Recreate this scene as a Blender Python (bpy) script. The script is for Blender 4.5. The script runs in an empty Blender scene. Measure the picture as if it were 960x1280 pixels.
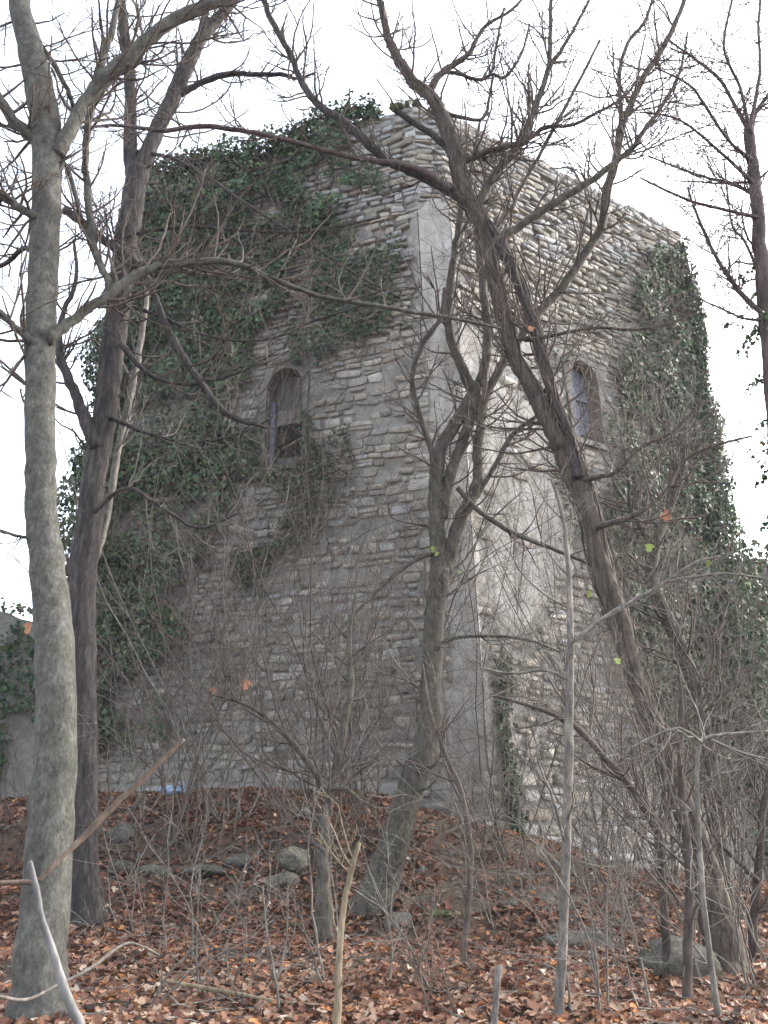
import bpy, math, random
import numpy as np
from mathutils import Vector

# ------------------------------------------------------------------ camera, sky, sun, exposure
SC = bpy.context.scene
F_PX, CX, CY = 1150.0, 480.0, 640.0           # focal length and centre of the 960x1280 photograph
PITCH = math.radians(17.4)
EYE = np.array([0.0, 0.0, 1.6])
cam = bpy.data.cameras.new("camera")
cam.sensor_fit = 'VERTICAL'
cam.sensor_height = 24.0
cam.lens = 24.0 * F_PX / 1280.0
cam.clip_start = 0.05
cam.clip_end = 3000
camo = bpy.data.objects.new("camera", cam)
SC.collection.objects.link(camo)
camo.location = EYE
camo.rotation_euler = (math.pi / 2 + PITCH, 0, 0)
SC.camera = camo

SUN_EL, SUN_AZ = math.radians(33), math.radians(62)   # azimuth clockwise from +Y (view direction)
world = bpy.data.worlds.new("World")
SC.world = world
world.use_nodes = True
wn = world.node_tree
bgn = wn.nodes["Background"]
sky = wn.nodes.new("ShaderNodeTexSky")
sky.sky_type = 'NISHITA'
sky.sun_disc = False
sky.sun_elevation = SUN_EL
sky.sun_rotation = SUN_AZ
sky.air_density = 1.0
sky.dust_density = 3.0
sky.ozone_density = 1.0
hsv = wn.nodes.new("ShaderNodeHueSaturation")
hsv.inputs["Saturation"].default_value = 0.44
wn.links.new(sky.outputs[0], hsv.inputs["Color"])
wn.links.new(hsv.outputs[0], bgn.inputs["Color"])
bgn.inputs["Strength"].default_value = 0.15

sl = bpy.data.lights.new("sun", 'SUN')
sl.energy = 0.6
sl.angle = math.radians(40)
sl.color = (1.0, 0.95, 0.87)
slo = bpy.data.objects.new("sun", sl)
SC.collection.objects.link(slo)
sd = Vector((math.sin(SUN_AZ) * math.cos(SUN_EL), math.cos(SUN_AZ) * math.cos(SUN_EL), math.sin(SUN_EL)))
slo.rotation_euler = sd.to_track_quat('Z', 'Y').to_euler()
slo.location = (0, 0, 30)

SC.view_settings.view_transform = 'Standard'
SC.view_settings.look = 'None'
SC.view_settings.gamma = 1
SC.view_settings.exposure = 2.55
SC.view_settings.use_curve_mapping = False
SC.cycles.max_bounces = 5
SC.cycles.diffuse_bounces = 3
SC.cycles.glossy_bounces = 2
SC.cycles.transmission_bounces = 2
SC.cycles.transparent_max_bounces = 4

RNG = np.random.default_rng(7)
random.seed(7)

# ------------------------------------------------------------------ helpers: geometry of the view (used to measure the place)
cp, sp_ = math.cos(PITCH), math.sin(PITCH)

def ray(px, py):
    dx = (px - CX) / F_PX
    dz = (CY - py) / F_PX
    return np.array([dx, cp - dz * sp_, sp_ + dz * cp])

def at(px, py, Y):
    d = ray(px, py)
    return EYE + d * (Y / d[1])

def project(P):
    P = np.atleast_2d(P) - EYE
    depth = P[:, 1] * cp + P[:, 2] * sp_
    upv = -P[:, 1] * sp_ + P[:, 2] * cp
    depth = np.maximum(depth, 0.05)
    return CX + F_PX * P[:, 0] / depth, CY - F_PX * upv / depth

def depth_of(p):
    q = np.asarray(p) - EYE
    return q[1] * cp + q[2] * sp_

def in_poly(x, y, poly):
    x = np.asarray(x, float)
    y = np.asarray(y, float)
    c = np.zeros(x.shape, bool)
    n = len(poly)
    for i in range(n):
        x0, y0 = poly[i]
        x1, y1 = poly[(i + 1) % n]
        cond = ((y0 > y) != (y1 > y))
        xi = (x1 - x0) * (y - y0) / ((y1 - y0) if y1 != y0 else 1e-9) + x0
        c ^= cond & (x < xi)
    return c

# value noise, vectorised
_perm = RNG.random((64, 64, 64))

def vnoise(P, scale):
    Q = np.asarray(P, float) * scale + 1000.0
    i = np.floor(Q).astype(int)
    f = Q - i
    f = f * f * (3 - 2 * f)
    i0 = i % 64
    i1 = (i + 1) % 64
    def g(a, b, c):
        return _perm[a, b, c]
    x0, y0, z0 = i0.T
    x1, y1, z1 = i1.T
    fx, fy, fz = f.T
    a = g(x0, y0, z0) * (1 - fx) + g(x1, y0, z0) * fx
    b = g(x0, y1, z0) * (1 - fx) + g(x1, y1, z0) * fx
    c = g(x0, y0, z1) * (1 - fx) + g(x1, y0, z1) * fx
    d = g(x0, y1, z1) * (1 - fx) + g(x1, y1, z1) * fx
    return ((a * (1 - fy) + b * fy) * (1 - fz) + (c * (1 - fy) + d * fy) * fz) * 2 - 1

def fbm(P, scale, octv=3):
    s = 0
    a = 1.0
    for o in range(octv):
        s = s + a * vnoise(P, scale * 2 ** o + o * 0.37)
        a *= 0.5
    return s / 1.75

def sstep(a, b, x):
    t = np.clip((np.asarray(x, float) - a) / (b - a), 0, 1)
    return t * t * (3 - 2 * t)

# ------------------------------------------------------------------ helpers: objects
COL = SC.collection

def tag(o, label=None, cat=None, group=None, kind=None):
    if label: o["label"] = label
    if cat: o["category"] = cat
    if group: o["group"] = group
    if kind: o["kind"] = kind
    return o

def empty(name, loc, label=None, cat=None, group=None):
    o = bpy.data.objects.new(name, None)
    COL.objects.link(o)
    o.location = [float(v) for v in loc]
    o.empty_display_size = 0.2
    return tag(o, label, cat, group)

def mesh_data(name, V, Fs, mat, smooth=False, col=None, attr=None):
    V = np.asarray(V, float)
    me = bpy.data.meshes.new(name)
    if isinstance(Fs, np.ndarray):
        m, k = Fs.shape
        me.vertices.add(len(V))
        me.vertices.foreach_set("co", V.astype(np.float32).ravel())
        me.loops.add(m * k)
        me.loops.foreach_set("vertex_index", Fs.astype(np.int32).ravel())
        me.polygons.add(m)
        me.polygons.foreach_set("loop_start", (np.arange(m) * k).astype(np.int32))
        me.update(calc_edges=True)
    else:
        me.from_pydata([tuple(v) for v in V], [], Fs)
        me.update()
    if smooth:
        me.polygons.foreach_set("use_smooth", np.ones(len(me.polygons), bool))
    if col is not None:
        a = me.color_attributes.new("Col", 'FLOAT_COLOR', 'POINT')
        c = np.ones((len(V), 4), np.float32)
        c[:, :3] = col
        a.data.foreach_set("color", c.ravel())
    if attr is not None:
        for nm, vals in attr.items():
            a = me.attributes.new(nm, 'FLOAT', 'POINT')
            a.data.foreach_set("value", np.asarray(vals, np.float32))
    me.materials.append(mat)
    me.validate()
    return me

def mk(name, V, Fs, mat, parent=None, smooth=False, col=None, attr=None):
    """Link one mesh object; V is in world space, stored relative to its thing's origin."""
    V = np.asarray(V, float)
    if parent is not None:
        V = V - world_loc(parent)
    o = bpy.data.objects.new(name, mesh_data(name, V, Fs, mat, smooth, col, attr))
    COL.objects.link(o)
    if parent is not None:
        o.parent = parent
    return o

def world_loc(o):
    v = np.array(o.location)
    if o.parent is not None:
        v = v + world_loc(o.parent)
    return v

def norm(v):
    v = np.asarray(v, float)
    return v / (np.linalg.norm(v) + 1e-12)

# ------------------------------------------------------------------ materials
def new_mat(name):
    m = bpy.data.materials.new(name)
    m.use_nodes = True
    nt = m.node_tree
    b = nt.nodes["Principled BSDF"]
    return m, nt, b

def nd(nt, t, **kw):
    n = nt.nodes.new(t)
    for k, v in kw.items():
        setattr(n, k, v)
    return n

def noise_node(nt, vec, scale, detail=4, rough=0.6):
    n = nd(nt, "ShaderNodeTexNoise")
    n.inputs["Scale"].default_value = scale
    n.inputs["Detail"].default_value = detail
    n.inputs["Roughness"].default_value = rough
    nt.links.new(vec, n.inputs["Vector"])
    return n

def ramp(nt, fac, stops):
    r = nd(nt, "ShaderNodeValToRGB")
    els = r.color_ramp.elements
    while len(els) < len(stops):
        els.new(0.5)
    for e, (p, c) in zip(els, stops):
        e.position = p
        e.color = (*c, 1) if len(c) == 3 else c
    nt.links.new(fac, r.inputs["Fac"])
    return r

def mixc(nt, fac, a, b, mode='MIX'):
    n = nd(nt, "ShaderNodeMix", data_type='RGBA', blend_type=mode)
    if isinstance(fac, (int, float)):
        n.inputs[0].default_value = fac
    else:
        nt.links.new(fac, n.inputs[0])
    for s, v in ((6, a), (7, b)):
        if isinstance(v, tuple):
            n.inputs[s].default_value = (*v, 1)
        else:
            nt.links.new(v, n.inputs[s])
    return n.outputs[2]

def bump(nt, b, h, strength, dist):
    n = nd(nt, "ShaderNodeBump")
    n.inputs["Strength"].default_value = strength
    n.inputs["Distance"].default_value = dist
    nt.links.new(h, n.inputs["Height"])
    nt.links.new(n.outputs[0], b.inputs["Normal"])

def pos(nt, scale=(1, 1, 1)):
    g = nd(nt, "ShaderNodeNewGeometry")
    m = nd(nt, "ShaderNodeMapping")
    m.inputs["Scale"].default_value = scale
    nt.links.new(g.outputs["Position"], m.inputs["Vector"])
    return m.outputs[0]

def mat_bark(name, c1, c2, c3, scale=9.0, stretch=0.22, strength=0.6, moss=0.0):
    m, nt, b = new_mat(name)
    p = pos(nt, (1, 1, stretch))
    n1 = noise_node(nt, p, scale, 6, 0.65)
    n2 = noise_node(nt, pos(nt), 2.2, 4, 0.6)
    r = ramp(nt, n1.outputs[0], [(0.32, c1), (0.52, c2), (0.72, c3)])
    dk = ramp(nt, n2.outputs[0], [(0.3, (0.68, 0.68, 0.68)), (0.65, (1.12, 1.1, 1.06))])
    c = mixc(nt, 1.0, r.outputs[0], dk.outputs[0], 'MULTIPLY')
    if moss > 0:
        n3 = noise_node(nt, pos(nt), 3.7, 5, 0.7)
        mr = ramp(nt, n3.outputs[0], [(0.5, (0, 0, 0)), (0.66, (moss, moss, moss))])
        c = mixc(nt, mr.outputs[0], c, (0.10, 0.13, 0.045))
    nt.links.new(c, b.inputs["Base Color"])
    b.inputs["Roughness"].default_value = 0.88
    b.inputs["Specular IOR Level"].default_value = 0.2
    n4 = noise_node(nt, p, scale * 3.2, 5, 0.7)
    fine = ramp(nt, n4.outputs[0], [(0.36, (0.55, 0.55, 0.55)), (0.62, (1.2, 1.2, 1.2))])
    c2_ = mixc(nt, 0.8, c, fine.outputs[0], 'MULTIPLY')
    nt.links.new(c2_, b.inputs["Base Color"])
    hs = mixc(nt, 0.45, n1.outputs[0], n4.outputs[0])
    bump(nt, b, hs, strength, 0.02)
    return m

def mat_attr(name, rough=0.8, spec=0.25, mottling=None, bumpv=None, translucent=0.0):
    m, nt, b = new_mat(name)
    a = nd(nt, "ShaderNodeAttribute", attribute_name="Col")
    c = a.outputs["Color"]
    if mottling:
        for sc_, lo, hi in mottling:
            n = noise_node(nt, pos(nt), sc_, 5, 0.65)
            r = ramp(nt, n.outputs[0], [(0.3, lo), (0.68, hi)])
            c = mixc(nt, 1.0, c, r.outputs[0], 'MULTIPLY')
    nt.links.new(c, b.inputs["Base Color"])
    b.inputs["Roughness"].default_value = rough
    b.inputs["Specular IOR Level"].default_value = spec
    if bumpv:
        n = noise_node(nt, pos(nt), bumpv[0], 6, 0.7)
        bump(nt, b, n.outputs[0], bumpv[1], bumpv[2])
    if translucent > 0:
        t = nd(nt, "ShaderNodeBsdfTranslucent")
        nt.links.new(c, t.inputs["Color"])
        mx = nd(nt, "ShaderNodeMixShader")
        mx.inputs[0].default_value = translucent
        nt.links.new(b.outputs[0], mx.inputs[1])
        nt.links.new(t.outputs[0], mx.inputs[2])
        nt.links.new(mx.outputs[0], nt.nodes["Material Output"].inputs["Surface"])
    return m

def mat_plain(name, c1, c2, scale, rough=0.85, bs=0.4, bd=0.01, stretch=(1, 1, 1)):
    m, nt, b = new_mat(name)
    p = pos(nt, stretch)
    n = noise_node(nt, p, scale, 6, 0.65)
    r = ramp(nt, n.outputs[0], [(0.3, c1), (0.7, c2)])
    nt.links.new(r.outputs[0], b.inputs["Base Color"])
    b.inputs["Roughness"].default_value = rough
    b.inputs["Specular IOR Level"].default_value = 0.25
    n2 = noise_node(nt, p, scale * 3, 5, 0.7)
    bump(nt, b, n2.outputs[0], bs, bd)
    return m

M = {}
M['bark_pale'] = mat_bark('pale_smooth_bark', (0.055, 0.053, 0.048), (0.098, 0.095, 0.085), (0.16, 0.156, 0.144), 13, 0.6, 0.8, moss=0.12)
M['bark_dark'] = mat_bark('dark_rough_bark', (0.022, 0.019, 0.019), (0.055, 0.048, 0.047), (0.11, 0.097, 0.093), 16, 0.2, 1.0)
M['bark_mid'] = mat_bark('grey_brown_bark', (0.05, 0.043, 0.037), (0.098, 0.086, 0.073), (0.165, 0.146, 0.124), 15, 0.4, 0.9, moss=0.2)
M['bark_vine'] = mat_bark('stringy_vine_bark', (0.045, 0.035, 0.030), (0.105, 0.084, 0.070), (0.19, 0.155, 0.128), 22, 0.10, 1.0)
M['bark_red'] = mat_bark('reddish_bark', (0.06, 0.043, 0.042), (0.105, 0.08, 0.077), (0.15, 0.12, 0.115), 12, 0.25, 0.6)
M['twig'] = mat_bark('brown_twig', (0.075, 0.058, 0.05), (0.115, 0.092, 0.08), (0.16, 0.13, 0.112), 14, 0.4, 0.3)
M['twig_grey'] = mat_bark('grey_twig', (0.10, 0.09, 0.08), (0.17, 0.155, 0.138), (0.29, 0.268, 0.24), 14, 0.4, 0.3)
M['twig_dark'] = mat_bark('dark_twig', (0.055, 0.043, 0.037), (0.085, 0.068, 0.06), (0.125, 0.1, 0.088), 14, 0.4, 0.3)
M['cane'] = mat_bark('dry_cane', (0.17, 0.135, 0.085), (0.25, 0.20, 0.135), (0.33, 0.275, 0.195), 14, 0.15, 0.3)
M['cane_brown'] = mat_bark('brown_cane', (0.07, 0.05, 0.04), (0.125, 0.093, 0.073), (0.20, 0.155, 0.122), 14, 0.15, 0.3)
M['cane_white'] = mat_bark('bleached_cane', (0.10, 0.098, 0.10), (0.19, 0.185, 0.185), (0.30, 0.285, 0.275), 10, 0.2, 0.2)
M['stone'] = mat_attr('rubble_stone', 0.92, 0.2,
                      [(6.0, (0.68, 0.69, 0.72), (1.18, 1.16, 1.12)), (38.0, (0.6, 0.6, 0.6), (1.25, 1.25, 1.25))],
                      (42.0, 0.75, 0.018))
M['rock'] = mat_attr('mossy_rock', 0.92, 0.2,
                     [(4.0, (0.5, 0.5, 0.45), (1.2, 1.17, 1.12)), (24.0, (0.55, 0.55, 0.55), (1.3, 1.3, 1.3))],
                     (20.0, 1.0, 0.06))
M['ivy'] = mat_attr('ivy_leaf', 0.5, 0.3, None, None, 0.12)
M['litter'] = mat_attr('fallen_leaf', 0.7, 0.25, [(45.0, (0.75, 0.72, 0.7), (1.15, 1.15, 1.15))], None, 0.12)
M['leaf_dry'] = mat_plain('dry_leaf', (0.28, 0.12, 0.06), (0.42, 0.21, 0.12), 25, 0.7, 0.2, 0.004)
M['leaf_green'] = mat_plain('yellow_green_leaf', (0.15, 0.20, 0.04), (0.27, 0.30, 0.08), 25, 0.6, 0.2, 0.004)
M['board'] = mat_plain('weathered_board', (0.06, 0.057, 0.058), (0.20, 0.19, 0.19), 6, 0.9, 0.6, 0.008, (9, 9, 0.8))
M['board_blue'] = mat_plain('weathered_blue_board', (0.10, 0.106, 0.145), (0.27, 0.28, 0.34), 6, 0.85, 0.6, 0.008, (9, 9, 0.8))
M['reveal'] = mat_plain('brown_reveal', (0.16, 0.125, 0.095), (0.27, 0.22, 0.175), 7, 0.9, 0.6, 0.012)
M['surround'] = mat_plain('plaster_surround', (0.11, 0.10, 0.088), (0.24, 0.222, 0.196), 7, 0.92, 0.6, 0.015)
M['plastic'] = mat_plain('blue_white_plastic', (0.10, 0.22, 0.45), (0.5, 0.56, 0.62), 16, 0.3, 0.3, 0.01)
M['moss'] = mat_plain('moss', (0.03, 0.045, 0.014), (0.10, 0.125, 0.04), 22, 0.95, 0.8, 0.02)
M['grass'] = mat_plain('dry_grass', (0.16, 0.14, 0.075), (0.26, 0.23, 0.13), 8, 0.8, 0.1, 0.003)

# wall core: mortar, plaster where the attribute says so
def wall_material():
    m, nt, b = new_mat('mortar_and_plaster')
    p = pos(nt)
    n1 = noise_node(nt, p, 3.0, 6, 0.65)
    mort = ramp(nt, n1.outputs[0], [(0.3, (0.15, 0.14, 0.124)), (0.5, (0.23, 0.216, 0.195)), (0.72, (0.31, 0.294, 0.268))])
    n2 = noise_node(nt, p, 1.6, 7, 0.7)
    pl = ramp(nt, n2.outputs[0], [(0.28, (0.24, 0.222, 0.196)), (0.5, (0.345, 0.327, 0.30)), (0.7, (0.45, 0.438, 0.418))])
    ps = pos(nt, (3.2, 3.2, 0.35))
    n3 = noise_node(nt, ps, 1.3, 5, 0.65)
    streak = ramp(nt, n3.outputs[0], [(0.33, (0.66, 0.64, 0.61)), (0.6, (1.06, 1.06, 1.06))])
    plc = mixc(nt, 0.8, pl.outputs[0], streak.outputs[0], 'MULTIPLY')
    vo = nd(nt, "ShaderNodeTexVoronoi", feature='DISTANCE_TO_EDGE')
    vo.inputs["Scale"].default_value = 1.7
    wp = nd(nt, "ShaderNodeMix", data_type='VECTOR')
    wp.inputs[0].default_value = 0.16
    nt.links.new(p, wp.inputs[4]); nt.links.new(n2.outputs[1], wp.inputs[5])
    nt.links.new(wp.outputs[1], vo.inputs["Vector"])
    ck = ramp(nt, vo.outputs[0], [(0.0, (0.42, 0.40, 0.38)), (0.022, (1, 1, 1))])
    plc = mixc(nt, 0.75, plc, ck.outputs[0], 'MULTIPLY')
    a = nd(nt, "ShaderNodeAttribute", attribute_name="plaster")
    n4 = noise_node(nt, p, 9.0, 5, 0.7)
    ad = nd(nt, "ShaderNodeMath", operation='MULTIPLY_ADD')
    nt.links.new(n4.outputs[0], ad.inputs[0])
    ad.inputs[1].default_value = 0.9
    nt.links.new(a.outputs["Fac"], ad.inputs[2])
    rr = ramp(nt, ad.outputs[0], [(0.78, (0, 0, 0)), (0.95, (1, 1, 1))])
    c = mixc(nt, rr.outputs[0], mort.outputs[0], plc)
    nt.links.new(c, b.inputs["Base Color"])
    b.inputs["Roughness"].default_value = 0.95
    b.inputs["Specular IOR Level"].default_value = 0.15
    n5 = noise_node(nt, p, 26, 6, 0.75)
    hh = mixc(nt, 0.6, n5.outputs[0], n4.outputs[0])
    bump(nt, b, hh, 0.8, 0.03)
    return m

M['wall'] = wall_material()

def ground_material():
    m, nt, b = new_mat('leafy_soil')
    p = pos(nt)
    n1 = noise_node(nt, p, 14, 6, 0.7)
    r = ramp(nt, n1.outputs[0], [(0.3, (0.035, 0.022, 0.015)), (0.5, (0.085, 0.05, 0.03)), (0.7, (0.16, 0.095, 0.055))])
    n2 = noise_node(nt, p, 0.9, 4, 0.6)
    k = ramp(nt, n2.outputs[0], [(0.4, (0, 0, 0)), (0.6, (0.7, 0.7, 0.7))])
    c = mixc(nt, k.outputs[0], r.outputs[0], (0.075, 0.062, 0.048))
    nt.links.new(c, b.inputs["Base Color"])
    b.inputs["Roughness"].default_value = 0.95
    n3 = noise_node(nt, p, 30, 5, 0.7)
    bump(nt, b, n3.outputs[0], 0.9, 0.05)
    return m

M['ground'] = ground_material()

# ------------------------------------------------------------------ ground
def ground_z(x, y):
    x = np.asarray(x, float)
    y = np.asarray(y, float)
    zw = np.interp(x, [-30, -9, -2.5, 0.0, 1.4, 3.2, 4.8, 8, 30], [1.2, 1.5, 1.75, 1.6, 1.2, 0.75, 0.25, -0.05, 0.2])
    t = sstep(11.2, 17.3, y)
    z = zw * t
    left = sstep(0.8, -0.6, x)
    z = z + left * 0.20 * (sstep(14.1, 14.45, y) - sstep(14.5, 17.3, y))
    P = np.stack([x.ravel(), y.ravel(), np.zeros(x.size)], 1)
    n = (fbm(P, 0.55, 3) * 0.11 + vnoise(P, 2.3) * 0.025).reshape(x.shape)
    far = sstep(30, 60, np.hypot(x, y))
    return z * (1 - far) + n * (1 - far * 0.5) - 0.3 * far

def gz(x, y):
    return float(ground_z(np.array([x]), np.array([y]))[0])

def ground_hit(px, py):
    d = ray(px, py)
    K = np.arange(2.0, 40, 0.02)
    P = EYE[None] + d[None] * K[:, None]
    h = np.nonzero(P[:, 2] <= ground_z(P[:, 0], P[:, 1]))[0]
    return P[h[0]] if len(h) else P[-1]

def build_ground():
    def axis(lo, hi, a, b, step):
        core = np.arange(a, b + 1e-6, step)
        l = [a]
        s = step
        while l[-1] > lo:
            s *= 1.45
            l.append(l[-1] - s)
        h = [b]
        s = step
        while h[-1] < hi:
            s *= 1.45
            h.append(h[-1] + s)
        return np.array(l[:0:-1] + list(core) + h[1:])
    xs = axis(-1200, 1200, -12, 12, 0.16)
    ys = axis(-1200, 1200, 2, 20, 0.16)
    X, Y = np.meshgrid(xs, ys)
    Z = ground_z(X, Y)
    V = np.stack([X.ravel(), Y.ravel(), Z.ravel()], 1)
    nx, ny = len(xs), len(ys)
    i = np.arange(ny - 1)[:, None] * nx + np.arange(nx - 1)[None]
    Q = np.stack([i, i + 1, i + nx + 1, i + nx], -1).reshape(-1, 4)
    o = mk('ground', V, Q, M['ground'], smooth=True)
    tag(o, 'leaf strewn woodland floor rising in a bank to the tower foot', None, None, 'structure')
    return o

build_ground()

# ------------------------------------------------------------------ the tower
Z0, Z1 = -0.6, 16.65
def v3(*a): return np.array(a, float)
C0, C1 = v3(1.62, 16.75, Z0), v3(1.0, 17.1, Z1)
R0, R1 = v3(8.45, 21.9, Z0), v3(8.2, 22.05, Z1)
L0, L1 = v3(-6.75, 20.2, Z0), v3(-6.2, 20.15, Z1)
CH = 0.40
def toward(a, b, d): return a + norm(b - a) * d
CL0, CL1 = toward(C0, L0, CH), toward(C1, L1, CH)
CR0, CR1 = toward(C0, R0, CH), toward(C1, R1, CH)

class Face:
    def __init__(s, A0, A1, B0, B1):
        s.A0, s.A1, s.B0, s.B1 = A0, A1, B0, B1
        s.W = np.linalg.norm(B0 - A0)
        n = norm(np.cross(B0 - A0, A1 - A0))
        if n[1] > 0: n = -n
        s.n = n
    def pos(s, u, z, d=0.0):
        u = np.asarray(u, float)
        z = np.asarray(z, float)
        t = ((z - Z0) / (Z1 - Z0))[..., None]
        A = s.A0 * (1 - t) + s.A1 * t
        B = s.B0 * (1 - t) + s.B1 * t
        return A + (B - A) * (u / s.W)[..., None] + np.asarray(d, float)[..., None] * s.n
    def from_px(s, px, py):
        d = ray(px, py)
        k = np.dot(s.A0 - EYE, s.n) / np.dot(d, s.n)
        p = EYE + d * k
        t = (p[2] - Z0) / (Z1 - Z0)
        A = s.A0 * (1 - t) + s.A1 * t
        B = s.B0 * (1 - t) + s.B1 * t
        return float(np.dot(p - A, B - A) / np.dot(B - A, B - A) * s.W), float(p[2])

FL = Face(CL0, CL1, L0, L1)
FC = Face(CL0, CL1, CR0, CR1)
FR = Face(CR0, CR1, R0, R1)
FACES = [FL, FC, FR]

# windows as (u centre, z bottom, z spring, half width) measured on each face
def win_from_px(f, xl, xr, ytop, ybot):
    ul, _ = f.from_px(xl, (ytop + ybot) / 2)
    ur, _ = f.from_px(xr, (ytop + ybot) / 2)
    uc = (ul + ur) / 2
    hw = abs(ur - ul) / 2
    _, zt = f.from_px((xl + xr) / 2, ytop)
    _, zb = f.from_px((xl + xr) / 2, ybot)
    return dict(u=uc, hw=hw, zb=zb, zs=zt - hw, zt=zt)
WL = win_from_px(FL, 333, 379, 461, 582)
WR = win_from_px(FR, 711, 743, 457, 552)
WINS = {id(FL): WL, id(FR): WR}

def in_window(f, u, z, grow=0.0):
    w = WINS.get(id(f))
    u = np.asarray(u, float); z = np.asarray(z, float)
    if w is None:
        return np.zeros(np.broadcast(u, z).shape, bool)
    du = np.abs(u - w['u'])
    rect = (du < w['hw'] + grow) & (z > w['zb'] - grow) & (z < w['zs'])
    arch = (z >= w['zs']) & (du ** 2 + (z - w['zs']) ** 2 < (w['hw'] + grow) ** 2)
    return rect | arch

PL_STRONG = [[(514, 262), (545, 250), (566, 262), (578, 400), (588, 560), (598, 720), (612, 860), (620, 965), (568, 970), (566, 860), (564, 720), (552, 560), (530, 400)]]
PL_MID = [[(580, 420), (640, 400), (705, 420), (700, 560), (725, 690), (700, 770), (604, 800), (596, 700), (588, 540)],
          [(548, 850), (642, 856), (640, 965), (556, 975)],
          [(395, 640), (520, 600), (540, 760), (530, 900), (430, 960), (330, 930), (330, 800)]]
PL_LOW = [[(490, 400), (545, 400), (560, 600), (500, 620), (420, 560)]]

def plaster_at(P):
    x, y = project(P)
    jx = x + 22 * vnoise(P, 1.5) + 13 * vnoise(P, 4.1)
    jy = y + 22 * vnoise(P + 31.7, 1.5) + 13 * vnoise(P + 9.1, 4.1)
    v = np.zeros(len(P))
    for q in PL_LOW: v[in_poly(jx, jy, q)] = 0.3
    for q in PL_MID: v[in_poly(jx, jy, q)] = 0.55
    v[in_poly(jx, jy, [(395, 640), (520, 600), (540, 760), (530, 900), (430, 960), (330, 930), (330, 800)])] = 0.26
    kx, ky = x + 7 * vnoise(P, 2.1) + 5 * vnoise(P, 5.3), y + 10 * vnoise(P + 3.3, 2.1)
    for q in PL_STRONG: v[in_poly(kx, ky, q)] = 0.95
    nz = fbm(P, 1.1, 3)
    return np.clip(v + np.where(v > 0.2, nz * 0.3, 0), 0, 1)

def top_z(f, u):
    P = f.pos(u, np.full(np.shape(u), Z1))
    return Z1 + 0.04 * vnoise(P, 0.8) + 0.07 * np.round(vnoise(P + 5, 3.1) * 1.6) / 1.6

tower = empty('stone_tower', (0.8, 19.5, 0.6),
              'tall ruined rubble stone tower with ivy on both flanks and two arched windows', 'tower')

def build_core():
    for f, nm in ((FL, 'wall'), (FC, 'wall'), (FR, 'wall')):
        st = 0.11
        nu = max(4, int(round(f.W / st)))
        nz_ = int((Z1 - Z0) / st)
        us = np.linspace(0, f.W, nu + 1)
        ts = np.linspace(0, 1, nz_ + 1)
        U, T = np.meshgrid(us, ts)
        TZ = top_z(f, U.ravel()).reshape(U.shape)
        Zz = Z0 + (TZ - Z0) * T
        P = f.pos(U.ravel(), Zz.ravel())
        pl = plaster_at(P)
        f.grid = (pl.reshape(U.shape), nu, nz_)
        f.tops = (us, TZ[0])
        edge = np.minimum(U.ravel(), f.W - U.ravel())
        ek = np.clip(edge / 0.15, 0, 1)
        d = (0.03 * fbm(P, 1.4, 3) + 0.014 * vnoise(P, 7.0)) * ek + 0.035 * np.clip((pl - 0.38) * 4, 0, 1)
        xx_, yy_ = project(P)
        d = d - 0.065 * sstep(440, 380, yy_) * (1 - np.clip((pl - 0.38) * 4, 0, 1)) * np.clip(edge / 0.4, 0, 1) * (TZ.ravel() - P[:, 2] > 0.25)
        d = d - 0.026 * sstep(380, 440, yy_) * (1 - np.clip((pl - 0.38) * 4, 0, 1)) * np.clip(edge / 0.4, 0, 1)
        V = P + f.n * d[:, None]
        row = nu + 1
        i = np.arange(nz_)[:, None] * row + np.arange(nu)[None]
        Q = np.stack([i, i + 1, i + row + 1, i + row], -1).reshape(-1, 4)
        cu = (U[:-1, :-1] + U[1:, 1:]).ravel() / 2
        cz = (Zz[:-1, :-1] + Zz[1:, 1:]).ravel() / 2
        Q = Q[~in_window(f, cu, cz, 0.02)]
        # wall thickness at the ruined top
        top = V[-row:]
        inn = -norm(np.array([f.n[0], f.n[1], 0]))
        V2 = np.vstack([V, top + inn * 0.9, top + inn * 0.9 - np.array([0, 0, 2.6])])
        b = len(V)
        j = np.arange(nu)
        t1 = np.stack([b - row + j, b - row + j + 1, b + j + 1, b + j], -1)
        t2 = np.stack([b + j, b + j + 1, b + row + j + 1, b + row + j], -1)
        Q = np.vstack([Q, t1, t2])
        pl2 = np.concatenate([pl, np.zeros(2 * row)])
        mk(nm, V2, Q, M['wall'], tower, True, None, {"plaster": pl2})
    # the sides turned away from the viewer, and the floor closing the shaft
    R2, L2 = v3(7.3, 30.6, 0), v3(-6.4, 29.0, 0)
    ring0 = [L0, v3(L2[0], L2[1], Z0), v3(R2[0], R2[1], Z0), R0]
    ring1 = [L1, v3(L2[0], L2[1], Z1 - 0.3), v3(R2[0], R2[1], Z1 - 0.3), R1]
    V, Q = [], []
    for k in range(3):
        b = len(V)
        V += [ring0[k], ring0[k + 1], ring1[k + 1], ring1[k]]
        Q.append([b, b + 1, b + 2, b + 3])
    mk('rear_wall', V, Q, M['wall'], tower, False, None, {"plaster": np.zeros(len(V))})
    zc = 14.4
    t = (zc - Z0) / (Z1 - Z0)
    poly = [a * (1 - t) + b * t for a, b in ((CL0, CL1), (CR0, CR1), (R0, R1))] + [v3(R2[0], R2[1], zc), v3(L2[0], L2[1], zc), L0 * (1 - t) + L1 * t]
    for p_ in poly: p_[2] = zc
    mk('shaft_floor', poly, [list(range(6))], M['wall'], tower, False, None, {"plaster": np.zeros(6)})

build_core()

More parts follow.
